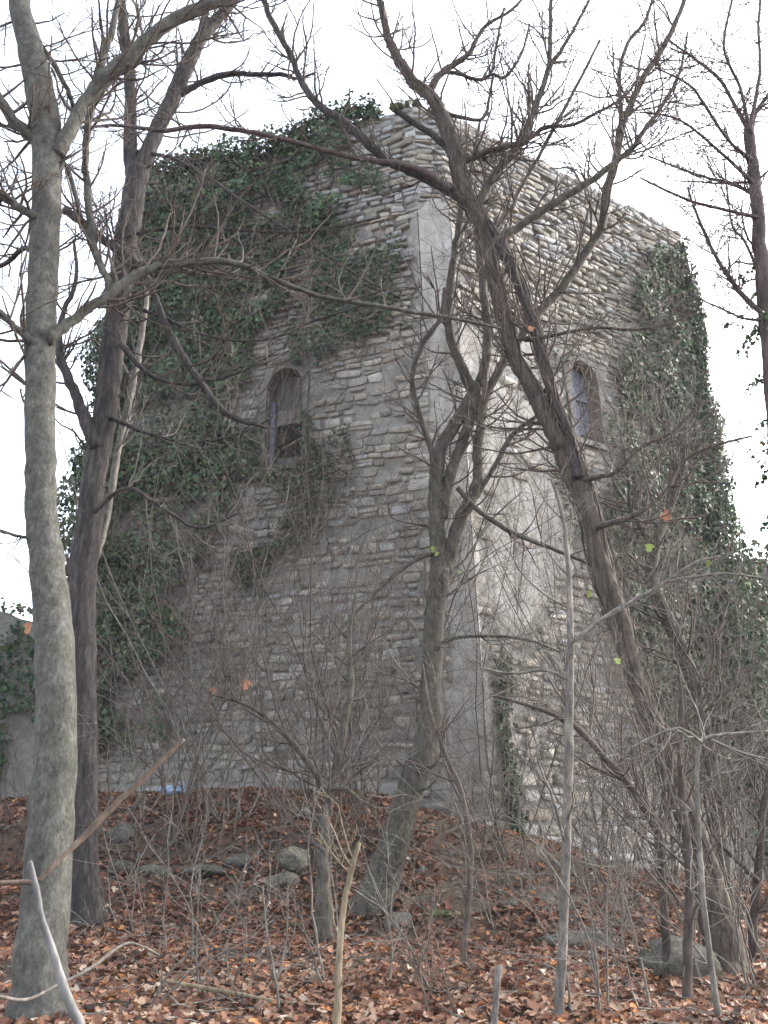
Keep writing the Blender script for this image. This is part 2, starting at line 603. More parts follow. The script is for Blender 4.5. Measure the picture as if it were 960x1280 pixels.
# ---- stones
IVY_L = [(462, 148), (440, 250), (415, 292), (375, 320), (350, 380), (318, 430), (310, 500), (300, 580), (290, 690),
         (255, 800), (225, 930), (60, 960), (60, 560), (90, 360), (170, 228), (330, 165)]
IVY_R = [(800, 322), (862, 296), (892, 420), (905, 560), (910, 650), (960, 690), (960, 980), (870, 1000), (790, 930), (768, 760), (752, 640),
         (772, 560), (760, 470), (790, 400)]

STONES = []      # (area_px, V, F, col)
def stone_shape(f, u0, u1, z0, z1, prot, rng, bluish):
    w, h = u1 - u0, z1 - z0
    n = int(rng.integers(6, 10))
    a = (np.arange(n) + rng.uniform(-0.25, 0.25, n)) / n * 2 * math.pi
    e = 0.26 if rng.random() < 0.7 else 0.45
    cx = np.sign(np.cos(a)) * np.abs(np.cos(a)) ** e
    sy = np.sign(np.sin(a)) * np.abs(np.sin(a)) ** e
    j = rng.uniform(0.78, 1.05, n)
    uu = (u0 + u1) / 2 + cx * w / 2 * j
    zz = (z0 + z1) / 2 + sy * h / 2 * j + rng.normal(0, 0.075) * (uu - (u0 + u1) / 2)
    k = rng.uniform(0.90, 0.98)
    uc, zc = (u0 + u1) / 2 + rng.normal(0, 0.06) * w, (z0 + z1) / 2 + rng.normal(0, 0.06) * h
    tu, tz = rng.normal(0, 0.28), rng.normal(0.05, 0.3)
    d1 = prot * rng.uniform(0.6, 1.05, n)
    ui, zi = uc + (uu - uc) * k, zc + (zz - zc) * k
    d1 = d1 + tu * prot * (ui - uc) / max(w, .05) * 2 + tz * prot * (zi - zc) / max(h, .05) * 2
    V0 = f.pos(uu, zz, np.full(n, -0.13))
    V1 = f.pos(uu * 0.97 + uc * 0.03, zz * 0.97 + zc * 0.03, d1 * 0.88)
    V2 = f.pos(ui, zi, d1)
    V3 = f.pos(np.array([uc]), np.array([zc]), np.array([prot * rng.uniform(0.85, 1.1)]))
    V = np.vstack([V0, V1, V2, V3])
    Fs = []
    for i in range(n):
        q = (i + 1) % n
        Fs += [(i, q, n + q), (i, n + q, n + i), (n + i, n + q, 2 * n + q), (n + i, 2 * n + q, 2 * n + i), (2 * n + i, 2 * n + q, 3 * n)]
    base = np.array([0.355, 0.322, 0.275])
    t = rng.random()
    if t < 0.25: base = np.array([0.285, 0.260, 0.226])
    elif t < 0.45: base = np.array([0.44, 0.410, 0.36])
    elif t < 0.55: base = np.array([0.33, 0.288, 0.235])
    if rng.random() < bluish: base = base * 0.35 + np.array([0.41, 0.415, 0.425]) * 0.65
    base = base * rng.uniform(0.72, 1.12)
    return V, np.array(Fs), base

def build_stones():
    rng = np.random.default_rng(21)
    for f in FACES:
        z = Z0 + 0.3
        while z < Z1 + 0.05:
            lowq = z < 1.9
            top = z > 11.0
            h = rng.uniform(0.22, 0.36) if lowq else (rng.uniform(0.10, 0.20) if top else rng.uniform(0.11, 0.25))
            u = -0.02 if f is not FC else 0.0
            if f is not FC: u -= rng.uniform(0, 0.12)
            while u < f.W:
                w = rng.uniform(0.35, 0.75) if lowq else rng.uniform(0.20, 0.52) * (1.0 if rng.random() < 0.7 else 1.5)
                if f is FC: w = rng.uniform(0.3, 0.6)
                u1 = min(u + w, f.W + 0.04)
                if u1 - u < 0.09:
                    u = u1
                    continue
                wob = 0.025 * math.sin(u * 1.3 + z * 0.7) + 0.02 * math.sin(u * 3.1 + z * 2.0)
                hh = h * rng.uniform(0.64, 1.08)
                za, zb = z + wob, z + wob + hh
                uc, zc = (u + u1) / 2, (za + zb) / 2
                tz = float(np.interp(uc, *f.tops))
                ok = zb < tz + 0.06 and not bool(in_window(f, uc, zc, 0.26))
                if ok:
                    P = f.pos(np.array([uc]), np.array([zc]))
                    g_, gu, gz_ = f.grid
                    p = float(g_[int(np.clip((zc - Z0) / (Z1 - Z0) * gz_, 0, gz_)), int(np.clip(uc / f.W * gu, 0, gu))])
                    if p > 0.45 and not (p < 0.6 and rng.random() < 0.10): ok = False
                    elif 0.2 < p <= 0.45 and rng.random() < 0.15: ok = False
                if ok:
                    x, y = project(P)
                    x, y = float(x[0]), float(y[0])
                    cov = bool(in_poly([x], [y], IVY_L)[0] or in_poly([x], [y], IVY_R)[0])
                    prot = rng.uniform(0.012, 0.055) if y < 420 else rng.uniform(0.004, 0.026)
                    if p > 0.38: prot = rng.uniform(0.035, 0.05)
                    gap = 0.004 if y > 420 else 0.012
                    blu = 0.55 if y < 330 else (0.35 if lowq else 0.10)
                    # a chunky joint here and there where stones have fallen out
                    if rng.random() < (0.05 if y < 420 else 0.09):
                        u = u1
                        continue
                    if rng.random() < 0.22 and hh > 0.15:
                        parts = [(u, u1, za, za + hh * 0.5), (u, u1, za + hh * 0.5, zb)]
                    else:
                        parts = [(u, u1, za, zb)]
                    for (a, b, c, d) in parts:
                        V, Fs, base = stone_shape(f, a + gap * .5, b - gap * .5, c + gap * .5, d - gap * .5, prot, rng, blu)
                        dep = depth_of(V[0])
                        area = (b - a) * (d - c) * (F_PX / dep) ** 2 * max(0.05, -np.dot(f.n, norm(V[0] - EYE)))
                        if cov or not (0 < x < 960 and y < 1080): area = 0
                        STONES.append((area, V, Fs, base))
                u = u1
            z += h
    STONES.sort(key=lambda s: -s[0])
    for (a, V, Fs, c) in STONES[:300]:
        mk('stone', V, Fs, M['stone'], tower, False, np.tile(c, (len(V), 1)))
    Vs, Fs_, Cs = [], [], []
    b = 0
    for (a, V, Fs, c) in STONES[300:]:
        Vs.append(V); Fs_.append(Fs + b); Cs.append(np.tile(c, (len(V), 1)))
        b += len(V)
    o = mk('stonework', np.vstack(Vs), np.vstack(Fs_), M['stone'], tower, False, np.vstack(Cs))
    o["kind"] = "stuff"
    print('stones', len(STONES))

build_stones()

# ---- windows
def box_uv(f, u0, u1, z0, z1, d0, d1, skew=0.0):
    """box on a wall face, in (u, z, depth)"""
    V = []
    for d in (d0, d1):
        for (u, z) in ((u0, z0), (u1, z0), (u1 + skew, z1), (u0 + skew, z1)):
            V.append(f.pos(np.array(u), np.array(z), np.array(d)))
    Q = [(0, 1, 2, 3), (4, 7, 6, 5), (0, 4, 5, 1), (1, 5, 6, 2), (2, 6, 7, 3), (3, 7, 4, 0)]
    return np.array(V), Q

def arch_pts(w, grow, n=14):
    pts = [(w['u'] - w['hw'] - grow, w['zb'] - grow * 0.4)]
    for k in range(n + 1):
        a = math.pi - math.pi * k / n
        pts.append((w['u'] + math.cos(a) * (w['hw'] + grow), w['zs'] + math.sin(a) * (w['hw'] + grow)))
    pts.append((w['u'] + w['hw'] + grow, w['zb'] - grow * 0.4))
    return np.array(pts)

def arch_plank(f, w, ua, ub, zlo, d0, d1, zcap=None, jag=0.0, rng=None):
    """vertical plank whose head follows the arch"""
    n = 5
    us = np.linspace(ua, ub, n)
    prof = []
    for u in us:
        du = min(abs(u - w['u']), w['hw'] - 0.005)
        zt = w['zs'] + math.sqrt(max((w['hw'] - 0.012) ** 2 - du ** 2, 0.0))
        if zcap is not None: zt = min(zt, zcap)
        prof.append(zt)
    lo = [zlo + (rng.uniform(-jag, jag) if rng is not None else 0) for _ in us]
    V, Q = [], []
    for d in (d0, d1):
        for u, z in zip(us, lo): V.append(f.pos(np.array(u), np.array(z), np.array(d)))
        for u, z in zip(us, prof): V.append(f.pos(np.array(u), np.array(max(z, zlo + 0.05)), np.array(d)))
    m = 2 * n
    for k in range(n - 1):
        Q.append((k, k + 1, n + k + 1, n + k))
        Q.append((m + k, m + n + k, m + n + k + 1, m + k + 1))
        Q.append((k, m + k, m + k + 1, k + 1))
        Q.append((n + k, n + k + 1, m + n + k + 1, m + n + k))
    Q.append((0, n, m + n, m))
    Q.append((n - 1, m + n - 1, m + 2 * n - 1, 2 * n - 1))
    return np.array(V), Q

def build_window(f, w, label, ringw):
    rng = np.random.default_rng(int(w['u'] * 100))
    win = empty('arched_window', f.pos(np.array(w['u']), np.array(w['zb'])) - np.array(tower.location))
    win.parent = tower
    win['label'] = label
    # reveal
    a = arch_pts(w, 0.0)
    n = len(a)
    Vo = f.pos(a[:, 0], a[:, 1], np.full(n, 0.055))
    Vi = f.pos(a[:, 0], a[:, 1], np.full(n, -0.62))
    Q = [(k, k + 1, n + k + 1, n + k) for k in range(n - 1)]
    mk('reveal', np.vstack([Vo, Vi]), Q, M['reveal'], win, True)
    # plaster surround, uneven in width
    o_ = arch_pts(w, ringw)
    o_ = o_ + rng.normal(0, 0.04, o_.shape)
    V = np.vstack([f.pos(a[:, 0], a[:, 1], np.full(n, 0.055)), f.pos(o_[:, 0], o_[:, 1], np.full(n, 0.05)), f.pos(o_[:, 0], o_[:, 1], np.full(n, -0.05))])
    Q = [(k, n + k, n + k + 1, k + 1) for k in range(n - 1)] + [(n + k, 2 * n + k, 2 * n + k + 1, n + k + 1) for k in range(n - 1)]
    mk('surround', V, Q, M['surround'], win, False)
    # sill
    V, Q = box_uv(f, w['u'] - w['hw'] - 0.08, w['u'] + w['hw'] + 0.08, w['zb'] - 0.12, w['zb'] + 0.012, -0.60, 0.075)
    mk('sill', V, Q, M['surround'], win)
    return win, rng

winL, rngw = build_window(FL, WL, 'left arched window, boarded above with a dark gap below', 0.14)
def zpx(f, px, py): return f.from_px(px, py)
dirL = 1.0  # u grows towards the left of the picture on the left face
_, zgap = zpx(FL, 356, 525)
_, zlow = zpx(FL, 356, 566)
_, zsh = zpx(FL, 350, 510)
uL = WL['u']; hw = WL['hw']
for k in range(4):
    a0 = uL - hw + 0.02 + k * (2 * hw - 0.04) / 4
    b0 = a0 + (2 * hw - 0.04) / 4 - 0.012
    V, Q = arch_plank(FL, WL, a0, b0, zsh + 0.02 * k, -0.30 - 0.006 * (k % 2), -0.265 - 0.006 * (k % 2), WL['zt'] - 0.10, 0.015, rngw)
    mk('plank', V, Q, M['board'], winL)
V, Q = box_uv(FL, uL - hw + 0.01, uL + hw - 0.01, zgap, zsh + 0.03, -0.26, -0.21)
V[:, 2] += np.where(np.arange(8) % 4 < 2, 0, 0.0)
mk('cross_board', V, Q, M['surround'], winL)
V, Q = box_uv(FL, uL + hw - 0.14, uL + hw - 0.02, WL['zb'] + 0.02, zsh + 0.25, -0.20, -0.12)
mk('post', V, Q, M['board_blue'], winL)
V, Q = box_uv(FL, uL - hw + 0.01, uL + hw - 0.15, WL['zb'] + 0.015, zlow, -0.32, -0.27)
mk('plank', V, Q, M['board'], winL)

# ---- thin poles in the left opening
class Tubes:
    def __init__(s):
        s.V, s.F, s.n = [], [], 0
    def add(s, pts, rad, sides=6, wob=0.0, rng=None, cap=True):
        pts = np.asarray(pts, float)
        rad = np.asarray(rad, float)
        n = len(pts)
        T = np.gradient(pts, axis=0)
        T /= np.linalg.norm(T, axis=1)[:, None] + 1e-12
        ref = np.array([0.0, 0.0, 1.0]) if abs(T[0][2]) < 0.8 else np.array([1.0, 0, 0])
        N = ref[None] - T * (T @ ref)[:, None]
        ln = np.linalg.norm(N, axis=1)
        bad = ln < 0.15
        if bad.any():
            r2 = np.array([0.3, 1.0, 0.2])
            N2 = r2[None] - T * (T @ r2)[:, None]
            N[bad] = N2[bad]
            ln = np.linalg.norm(N, axis=1)
        N /= ln[:, None]
        B = np.cross(T, N)
        a = np.arange(sides) / sides * 2 * math.pi
        R = rad[:, None]
        if wob > 0:
            ph = rng.uniform(0, 6.28, 4)
            s_ = np.linspace(0, 1, n)[:, None] * n
            R = R * (1 + wob * (np.sin(2 * a[None] + ph[0] + s_ * 0.35) * 0.5 + np.sin(3 * a[None] + ph[1] - s_ * 0.27) * 0.35 + rng.normal(0, 0.35, (n, sides))))
        ring = pts[:, None] + (N[:, None] * np.cos(a)[None, :, None] + B[:, None] * np.sin(a)[None, :, None]) * (R[..., None] if R.ndim == 2 else R[:, None, None])
        s.V.append(ring.reshape(-1, 3))
        i = np.arange(n - 1)[:, None] * sides + np.arange(sides)[None]
        j = np.arange(n - 1)[:, None] * sides + (np.arange(sides)[None] + 1) % sides
        Q = np.stack([i, j, j + sides, i + sides], -1).reshape(-1, 4) + s.n
        s.F.append(Q)
        s.n += n * sides
        if cap and sides > 3:
            s.V.append(np.array([pts[0], pts[-1]]))
            c0, c1 = s.n, s.n + 1
            s.n += 2
            b0 = c0 - n * sides
            k = np.arange(sides)
            e = c0 - sides
            s.F.append(np.stack([b0 + (k + 1) % sides, b0 + k, np.full(sides, c0), np.full(sides, c0)], -1))
            s.F.append(np.stack([e + k, e + (k + 1) % sides, np.full(sides, c1), np.full(sides, c1)], -1))
    def build(s, name, mat, parent=None, smooth=True):
        V = np.vstack(s.V)
        Q = np.vstack(s.F)
        tri = Q[:, 2] == Q[:, 3]
        if tri.any():
            quads = Q[~tri]
            t = Q[tri][:, :3]
            Fs = [tuple(x) for x in quads.tolist()] + [tuple(x) for x in t.tolist()]
            return mk(name, V, Fs, mat, parent, smooth)
        return mk(name, V, Q, mat, parent, smooth)

for (a, b) in (((346, 556), (377, 540)), ((343, 552), (350, 541))):
    t = Tubes()
    ua, za = zpx(FL, *a)
    ub, zb_ = zpx(FL, *b)
    t.add([FL.pos(np.array(ua), np.array(za), np.array(-0.24)), FL.pos(np.array(ub), np.array(zb_), np.array(-0.22))], [0.03, 0.03], 6)
    t.build('pole', M['cane'], winL)

winR, rngw = build_window(FR, WR, 'right arched window closed with weathered blue grey boards', 0.14)
uR, hw = WR['u'], WR['hw']
for k in range(5):
    wd = (2 * hw - 0.02) / 5
    a0 = uR - hw + 0.01 + k * wd
    lo = WR['zb'] + 0.02 + (0.10 * k if k > 2 else 0)
    V, Q = arch_plank(FR, WR, a0, a0 + wd - 0.014, lo, -0.34 - 0.01 * (k % 2), -0.30 - 0.012 * (k % 2), None, 0.02, rngw)
    mk('plank', V, Q, M['board_blue'], winR)
V, Q = box_uv(FR, uR - hw * 0.32, uR - hw * 0.12, WR['zb'] + 0.05, WR['zt'] - 0.06, -0.28, -0.22, 0.0)
mk('mullion', V, Q, M['board_blue'], winR)
V, Q = box_uv(FR, uR - hw + 0.02, uR + hw - 0.02, WR['zs'] - 0.42, WR['zs'] - 0.34, -0.285, -0.235)
mk('rail', V, Q, M['board_blue'], winR)

# ------------------------------------------------------------------ leaves
LEAF_IVY = (np.array([(0, 0, 0), (0.5, 0.18, 0.06), (0.28, 0.62, 0.04), (0, 1.0, -0.05), (-0.28, 0.62, 0.04), (-0.5, 0.18, 0.06)], float),
            np.array([(0, 1, 2), (0, 2, 3), (0, 3, 4), (0, 4, 5)]))
LEAF_LIT = (np.array([(0, 0, 0), (0.30, 0.08, 0.05), (0.52, 0.34, 0.16), (0.27, 0.46, 0.06), (0.34, 0.78, 0.14), (0, 1.0, 0.10),
                      (-0.34, 0.78, 0.12), (-0.27, 0.46, 0.05), (-0.52, 0.34, 0.14), (-0.30, 0.08, 0.05)], float),
            np.array([(0, 1, 3), (1, 2, 3), (0, 3, 5), (3, 4, 5), (0, 5, 7), (5, 6, 7), (0, 7, 9), (7, 8, 9)]))

def leaf_cloud(P, Nrm, size, cols, tmpl, rng, spin=None):
    n = len(P)
    Nrm = Nrm / (np.linalg.norm(Nrm, axis=1)[:, None] + 1e-9)
    r = rng.normal(size=(n, 3))
    if spin is not None:
        r = r * 0.7 + spin
    A = r - Nrm * (r * Nrm).sum(1)[:, None]
    A /= np.linalg.norm(A, axis=1)[:, None] + 1e-9
    B = np.cross(A, Nrm)
    tv, tf = tmpl
    k = len(tv)
    curl = rng.uniform(0.2, 1.9, n)[:, None, None]
    asp = rng.uniform(0.75, 1.1, n)[:, None, None]
    V = P[:, None] + size[:, None, None] * (B[:, None] * tv[None, :, 0:1] * asp + A[:, None] * (tv[None, :, 1:2] - 0.4) + Nrm[:, None] * tv[None, :, 2:3] * curl)
    Fs = (tf[None] + (np.arange(n) * k)[:, None, None]).reshape(-1, 3)
    C = np.repeat(cols, k, axis=0)
    return V.reshape(-1, 3), Fs, C

def ivy_cols(n, rng, P=None):
    base = np.array([[0.022, 0.045, 0.020], [0.032, 0.062, 0.024], [0.046, 0.082, 0.030], [0.070, 0.105, 0.040]])
    pick = rng.choice(4, n, p=[0.3, 0.35, 0.25, 0.10])
    c = base[pick] * rng.uniform(0.85, 1.6, (n, 1))
    if P is not None:
        k_ = 1.0 + 0.55 * fbm(P, 0.7, 3)
        c = c * k_[:, None]
        g_ = np.clip(fbm(P + 50, 0.45, 2) * 0.9, 0, 0.55)[:, None]
        c = c * (1 - g_) + np.array([0.085, 0.098, 0.062]) * g_
    br = rng.random(n) < 0.07
    c[br] = np.array([0.13, 0.09, 0.05]) * rng.uniform(0.7, 1.2, (br.sum(), 1))
    return c

def cluster_mask(P, thr, s=0.9):
    return fbm(P, s, 3) > thr

def ivy_on_face(f, poly, n, rng, bulge, thr, edge_over=0.0, zmax=None, size=(0.045, 0.145)):
    """leaf positions over one wall face inside an outline measured in the picture"""
    us = rng.uniform(-0.1, f.W + edge_over, n)
    zs = rng.uniform(0.2, Z1 + 0.35, n)
    P0 = f.pos(us, zs)
    x, y = project(P0)
    jx = x + 14 * vnoise(P0, 1.3)
    jy = y + 14 * vnoise(P0 + 17, 1.3)
    k = in_poly(jx, jy, poly)
    cl = fbm(P0, 0.8, 3)
    k &= cl > thr + 0.16 * sstep(9.0, 4.0, zs) * (f is FL)
    k &= ~in_window(f, us, zs, 0.05)
    us, zs, P0, cl = us[k], zs[k], P0[k], cl[k]
    bl = np.clip(bulge * (0.45 + 0.9 * fbm(P0 + 4.4, 0.55, 3) + 0.4 * vnoise(P0, 1.9)), 0.05, None)
    d = 0.06 + bl * np.sqrt(rng.random(len(us)))
    P = f.pos(us, zs, d)
    P += rng.normal(0, 0.04, P.shape)
    N = f.n[None] + rng.normal(0, 0.55, P.shape) + np.array([0, 0, 0.35])
    sz = rng.uniform(*size, len(P))
    return P, N, sz

def build_ivy(name, label, chunks, stems, rng, origin, fresh=0.0):
    t = empty(name, origin, label, 'ivy')
    P = np.vstack([c[0] for c in chunks])
    N = np.vstack([c[1] for c in chunks])
    s = np.concatenate([c[2] for c in chunks])
    V, Fs, C = leaf_cloud(P, N, s, ivy_cols(len(P), rng, P), LEAF_IVY, rng, np.array([0, 0, -0.8]))
    o = mk('foliage', V, Fs, M['ivy'], t, False, C)
    o['kind'] = 'stuff'
    if stems is not None and stems.n:
        st = stems.build('stems', M['twig'], t)
        st['kind'] = 'stuff'
    print(name, len(P))
    return t

def creeper(f, tb, poly, n, rng, r=(0.008, 0.022), dmax=0.2, length=(1.0, 4.0), up=True):
    """stems climbing over a wall face"""
    c = 0
    tries = 0
    while c < n and tries < n * 30:
        tries += 1
        u, z = rng.uniform(-0.1, f.W + 0.1), rng.uniform(0.8, Z1)
        x, y = project(f.pos(np.array([u]), np.array([z])))
        if not in_poly(x, y, poly)[0]: continue
        L = rng.uniform(*length)
        m = max(5, int(L / 0.18))
        ang = math.pi / 2 + rng.normal(0, 0.6) if up else rng.uniform(0, 6.28)
        pts = []
        d = rng.uniform(0.03, dmax)
        for k in range(m):
            pts.append(f.pos(np.array(u), np.array(z), np.array(d)))
            ang += rng.normal(0, 0.28)
            u += math.cos(ang) * L / m
            z += math.sin(ang) * L / m
            d = float(np.clip(d + rng.normal(0, 0.03), 0.02, dmax * 1.5))
            if z > Z1: break
        if len(pts) < 4: continue
        r0 = rng.uniform(*r)
        tb.add(pts, np.linspace(r0, r0 * 0.4, len(pts)), 3, cap=False)
        c += 1

rng = np.random.default_rng(5)
# the side beyond the left corner: ivy bulges round it
def corner_bulge(base, top, out, n, rng, rad, z0, z1, prof=None):
    z = rng.uniform(z0, z1, n)
    t = (z - Z0) / (Z1 - Z0)
    A = base[None] * (1 - t)[:, None] + top[None] * t[:, None]
    th = rng.uniform(-1.9, 1.9, n)
    o = norm(out)
    side = np.array([-o[1], o[0], 0])
    dirs = o[None] * np.cos(th)[:, None] + side[None] * np.sin(th)[:, None]
    rr = rad * (0.55 + 0.65 * fbm(A + dirs * 0.8, 0.75, 3)) * np.sqrt(rng.uniform(0.25, 1, n))
    if prof is not None:
        rr = rr * np.interp(z, prof[0], prof[1])
    P = A + dirs * np.clip(rr, 0.06, None)[:, None]
    N = dirs + rng.normal(0, 0.55, P.shape) + np.array([0, 0, 0.3])
    return P, N, rng.uniform(0.07, 0.14, n)

chL = [ivy_on_face(FL, IVY_L, 66000, rng, 0.75, -0.30),
       ivy_on_face(FL, [(455, 150), (500, 300), (490, 420), (400, 455), (380, 470), (420, 640), (330, 700), (270, 850), (180, 950), (200, 560), (300, 330)], 60000, rng, 0.28, 0.02, size=(0.05, 0.10)),
       corner_bulge(L0, L1, np.array([-0.9, -0.35, 0]), 15000, rng, 1.35, 1.5, Z1 + 0.1,
                    ([1.5, 5, 8, 12, 15, 16.7], [0.9, 0.95, 1.35, 1.05, 0.55, 0.25]))]
# leaves over the crest of the left wall
uu = rng.uniform(0.9, FL.W, 6500)
kk = uu > 0.9
zz = Z1 + rng.normal(0.0, 0.16, len(uu)) + 0.25 * vnoise(FL.pos(uu, np.full(len(uu), Z1)), 0.9) + 0.1
Pc = FL.pos(uu, zz, rng.uniform(-0.4, 0.4, len(uu)))
chL.append((Pc, np.array([0, -0.3, 1.0])[None] + rng.normal(0, 0.6, Pc.shape), rng.uniform(0.06, 0.12, len(uu))))
tb = Tubes()
creeper(FL, tb, IVY_L, 130, rng, dmax=0.5)
build_ivy('ivy', 'dark green ivy smothering the left side and crest of the tower', chL, tb, rng, (-6.6, 20.0, 1.5))

chR = [ivy_on_face(FR, IVY_R, 60000, rng, 0.45, -0.38),
       ivy_on_face(FR, [(690, 440), (800, 300), (800, 900), (720, 1000), (690, 760)], 30000, rng, 0.2, 0.22, size=(0.05, 0.09)),
       corner_bulge(R0, R1, np.array([0.95, -0.3, 0]), 9000, rng, 0.85, 0.5, Z1 - 0.4,
                    ([0, 6, 8.5, 12, 14, 15.6, 16.7], [2.2, 1.5, 0.8, 0.75, 0.6, 0.3, 0.05]))]
tb = Tubes()
creeper(FR, tb, IVY_R, 90, rng, dmax=0.35)
build_ivy('ivy', 'dark green ivy column climbing the right edge of the tower', chR, tb, rng, (8.3, 21.6, 0.0))

# bare creeper stems matted over the left face
tb = Tubes()
creeper(FL, tb, [(230, 560), (340, 585), (430, 560), (430, 640), (330, 720), (300, 850), (200, 960), (110, 940), (130, 700)], 620, rng, (0.004, 0.011), 0.22, (0.5, 2.2), False)
creeper(FL, tb, [(300, 340), (470, 290), (500, 420), (420, 560), (300, 560), (310, 430)], 300, rng, (0.004, 0.010), 0.2, (0.5, 2.0), False)
creeper(FL, tb, [(315, 440), (400, 440), (400, 600), (315, 600)], 70, rng, (0.004, 0.010), 0.3, (0.5, 1.6), False)
creeper(FL, tb, [(260, 700), (540, 640), (540, 960), (220, 980)], 160, rng, (0.004, 0.009), 0.2, (0.5, 2.2), True)
dc = empty('dead_creeper', (-2.5, 18.4, 1.8), 'brown leafless creeper matted across the left tower face around the window', 'creeper')
o = tb.build('stems', M['twig'], dc)
o['kind'] = 'stuff'
n = 9000
Pq, Nq, sq = ivy_on_face(FL, [(200, 560), (340, 590), (430, 540), (440, 640), (330, 720), (300, 850), (200, 960), (110, 940), (120, 640)], 60000, rng, 0.2, -0.1, size=(0.04, 0.08))
cc = np.array([[0.13, 0.105, 0.075]]) * rng.uniform(0.5, 1.5, (len(Pq), 1)) + 0.0
g = rng.random(len(Pq)) < 0.45
cc[g] = np.array([0.045, 0.065, 0.03]) * rng.uniform(0.7, 1.3, (g.sum(), 1))
V, Fs, C = leaf_cloud(Pq, Nq, sq, cc, LEAF_IVY, rng)
o = mk('withered_leaves', V, Fs, M['litter'], dc, False, C)
o['kind'] = 'stuff'
tb = Tubes()
creeper(FR, tb, [(700, 430), (800, 330), (850, 340), (860, 700), (780, 760), (700, 640)], 300, rng, (0.005, 0.012), 0.45, (0.6, 2.2), False)
creeper(FR, tb, [(560, 640), (760, 560), (780, 1000), (620, 1010)], 110, rng, (0.004, 0.010), 0.2, (0.6, 2.4), True)
dc = empty('dead_creeper', (5.6, 19.9, 0.3), 'grey leafless creeper tangled on the right tower face beside the blue window', 'creeper')
o = tb.build('stems', M['twig_grey'], dc)
o['kind'] = 'stuff'
# a narrow strand of ivy near the foot of the right face
nst = 1400
zz = rng.uniform(0.9, 4.2, nst)
u0, _ = FR.from_px(632, 930)
uu = u0 + 0.10 * np.sin(zz * 1.7) + rng.normal(0, 0.09, nst)
Pq = FR.pos(uu, zz, rng.uniform(0.03, 0.16, nst))
tb = Tubes()
zl = np.linspace(0.5, 4.3, 16)
tb.add(FR.pos(u0 + 0.10 * np.sin(zl * 1.7), zl, np.full(16, 0.05)), np.linspace(0.02, 0.006, 16), 4)
build_ivy('ivy', 'thin strand of ivy climbing near the bottom of the right face', [(Pq, FR.n[None] + rng.normal(0, 0.5, Pq.shape), rng.uniform(0.05, 0.1, nst))], tb, rng, FR.pos(np.array(u0), np.array(0.8)))

# moss and grass on the crest
def blob(name, c, r, mat, seed, parent=None, flat=1.0, rough=0.35, col=None, sub=3, smooth=True, ang=0.0, planes=0):
    import bmesh
    bm = bmesh.new()
    bmesh.ops.create_icosphere(bm, subdivisions=sub, radius=1)
    V = np.array([v.co[:] for v in bm.verts])
    Fs = np.array([[v.index for v in f.verts] for f in bm.faces])
    bm.free()
    n = fbm(V + seed * 3.17, 0.9, 3) * rough + 0.4 * rough * np.round(vnoise(V + seed * 1.3, 1.7) * 2) / 2
    if planes:
        rg_ = np.random.default_rng(seed + 900)
        for q_ in range(planes):
            dn = norm(rg_.normal(size=3))
            lim = rg_.uniform(0.55, 0.85)
            V = V - np.maximum(V @ dn - lim, 0)[:, None] * dn[None] * 0.92
        n = n * 0.5 + 0.07 * vnoise(V + seed, 4.0) + 0.05 * vnoise(V + seed * 2, 9.0)
    V = V * (1 + n)[:, None]
    V = V * np.array(r)[None]
    ca, sa = math.cos(ang), math.sin(ang)
    V = np.stack([V[:, 0] * ca - V[:, 1] * sa, V[:, 0] * sa + V[:, 1] * ca, V[:, 2]], 1)
    V += np.asarray(c)
    cl = None
    if col is not None:
        cl = np.tile(np.array(col), (len(V), 1))
    return mk(name, V, Fs, mat, parent, smooth, cl)

p = at(506, 134, 17.35)
mt = empty('moss_clump', p, 'green moss clump on the topmost corner of the tower', 'moss')
for q_ in range(7):
    blob('cushion', p + np.array([rng.normal(0, 0.16), rng.normal(0, 0.08), rng.uniform(-0.08, 0.1)]), tuple(rng.uniform(0.06, 0.13, 3)), M['moss'], 3 + q_, mt, rough=0.8, sub=2)
tb = Tubes()
for k in range(60):
    a = p + np.array([rng.normal(0, 0.12), rng.normal(0, 0.1), 0.05])
    q = a + np.array([rng.normal(0, 0.1), rng.normal(0, 0.1), rng.uniform(0.12, 0.35)])
    tb.add([a, (a + q) / 2 + rng.normal(0, 0.02, 3), q], [0.008, 0.006, 0.002], 3, cap=False)
tb.build('grass_blades', M['grass'], mt)['kind'] = 'stuff'
tb = Tubes()
for f in (FR, FC):
    for k in range(900 if f is FR else 60):
        u = rng.uniform(0, f.W)
        b0 = f.pos(np.array(u), top_z(f, np.array([u]))[0], np.array(rng.uniform(-0.35, 0.02)))
        if vnoise(b0[None], 1.1)[0] < -0.25: continue
        b0 = b0 - np.array([0, 0, 0.05])
        L = rng.uniform(0.08, 0.26)
        q = b0 + np.array([rng.normal(0, 0.08), rng.normal(-0.02, 0.06), L])
        tb.add([b0, (b0 + q) / 2 + rng.normal(0, 0.012, 3), q], [0.007, 0.005, 0.002], 3, cap=False)
o = tb.build('grass', M['grass'])
tag(o, 'dry grass tufts along the crest of the right tower wall', 'grass', None, 'stuff')

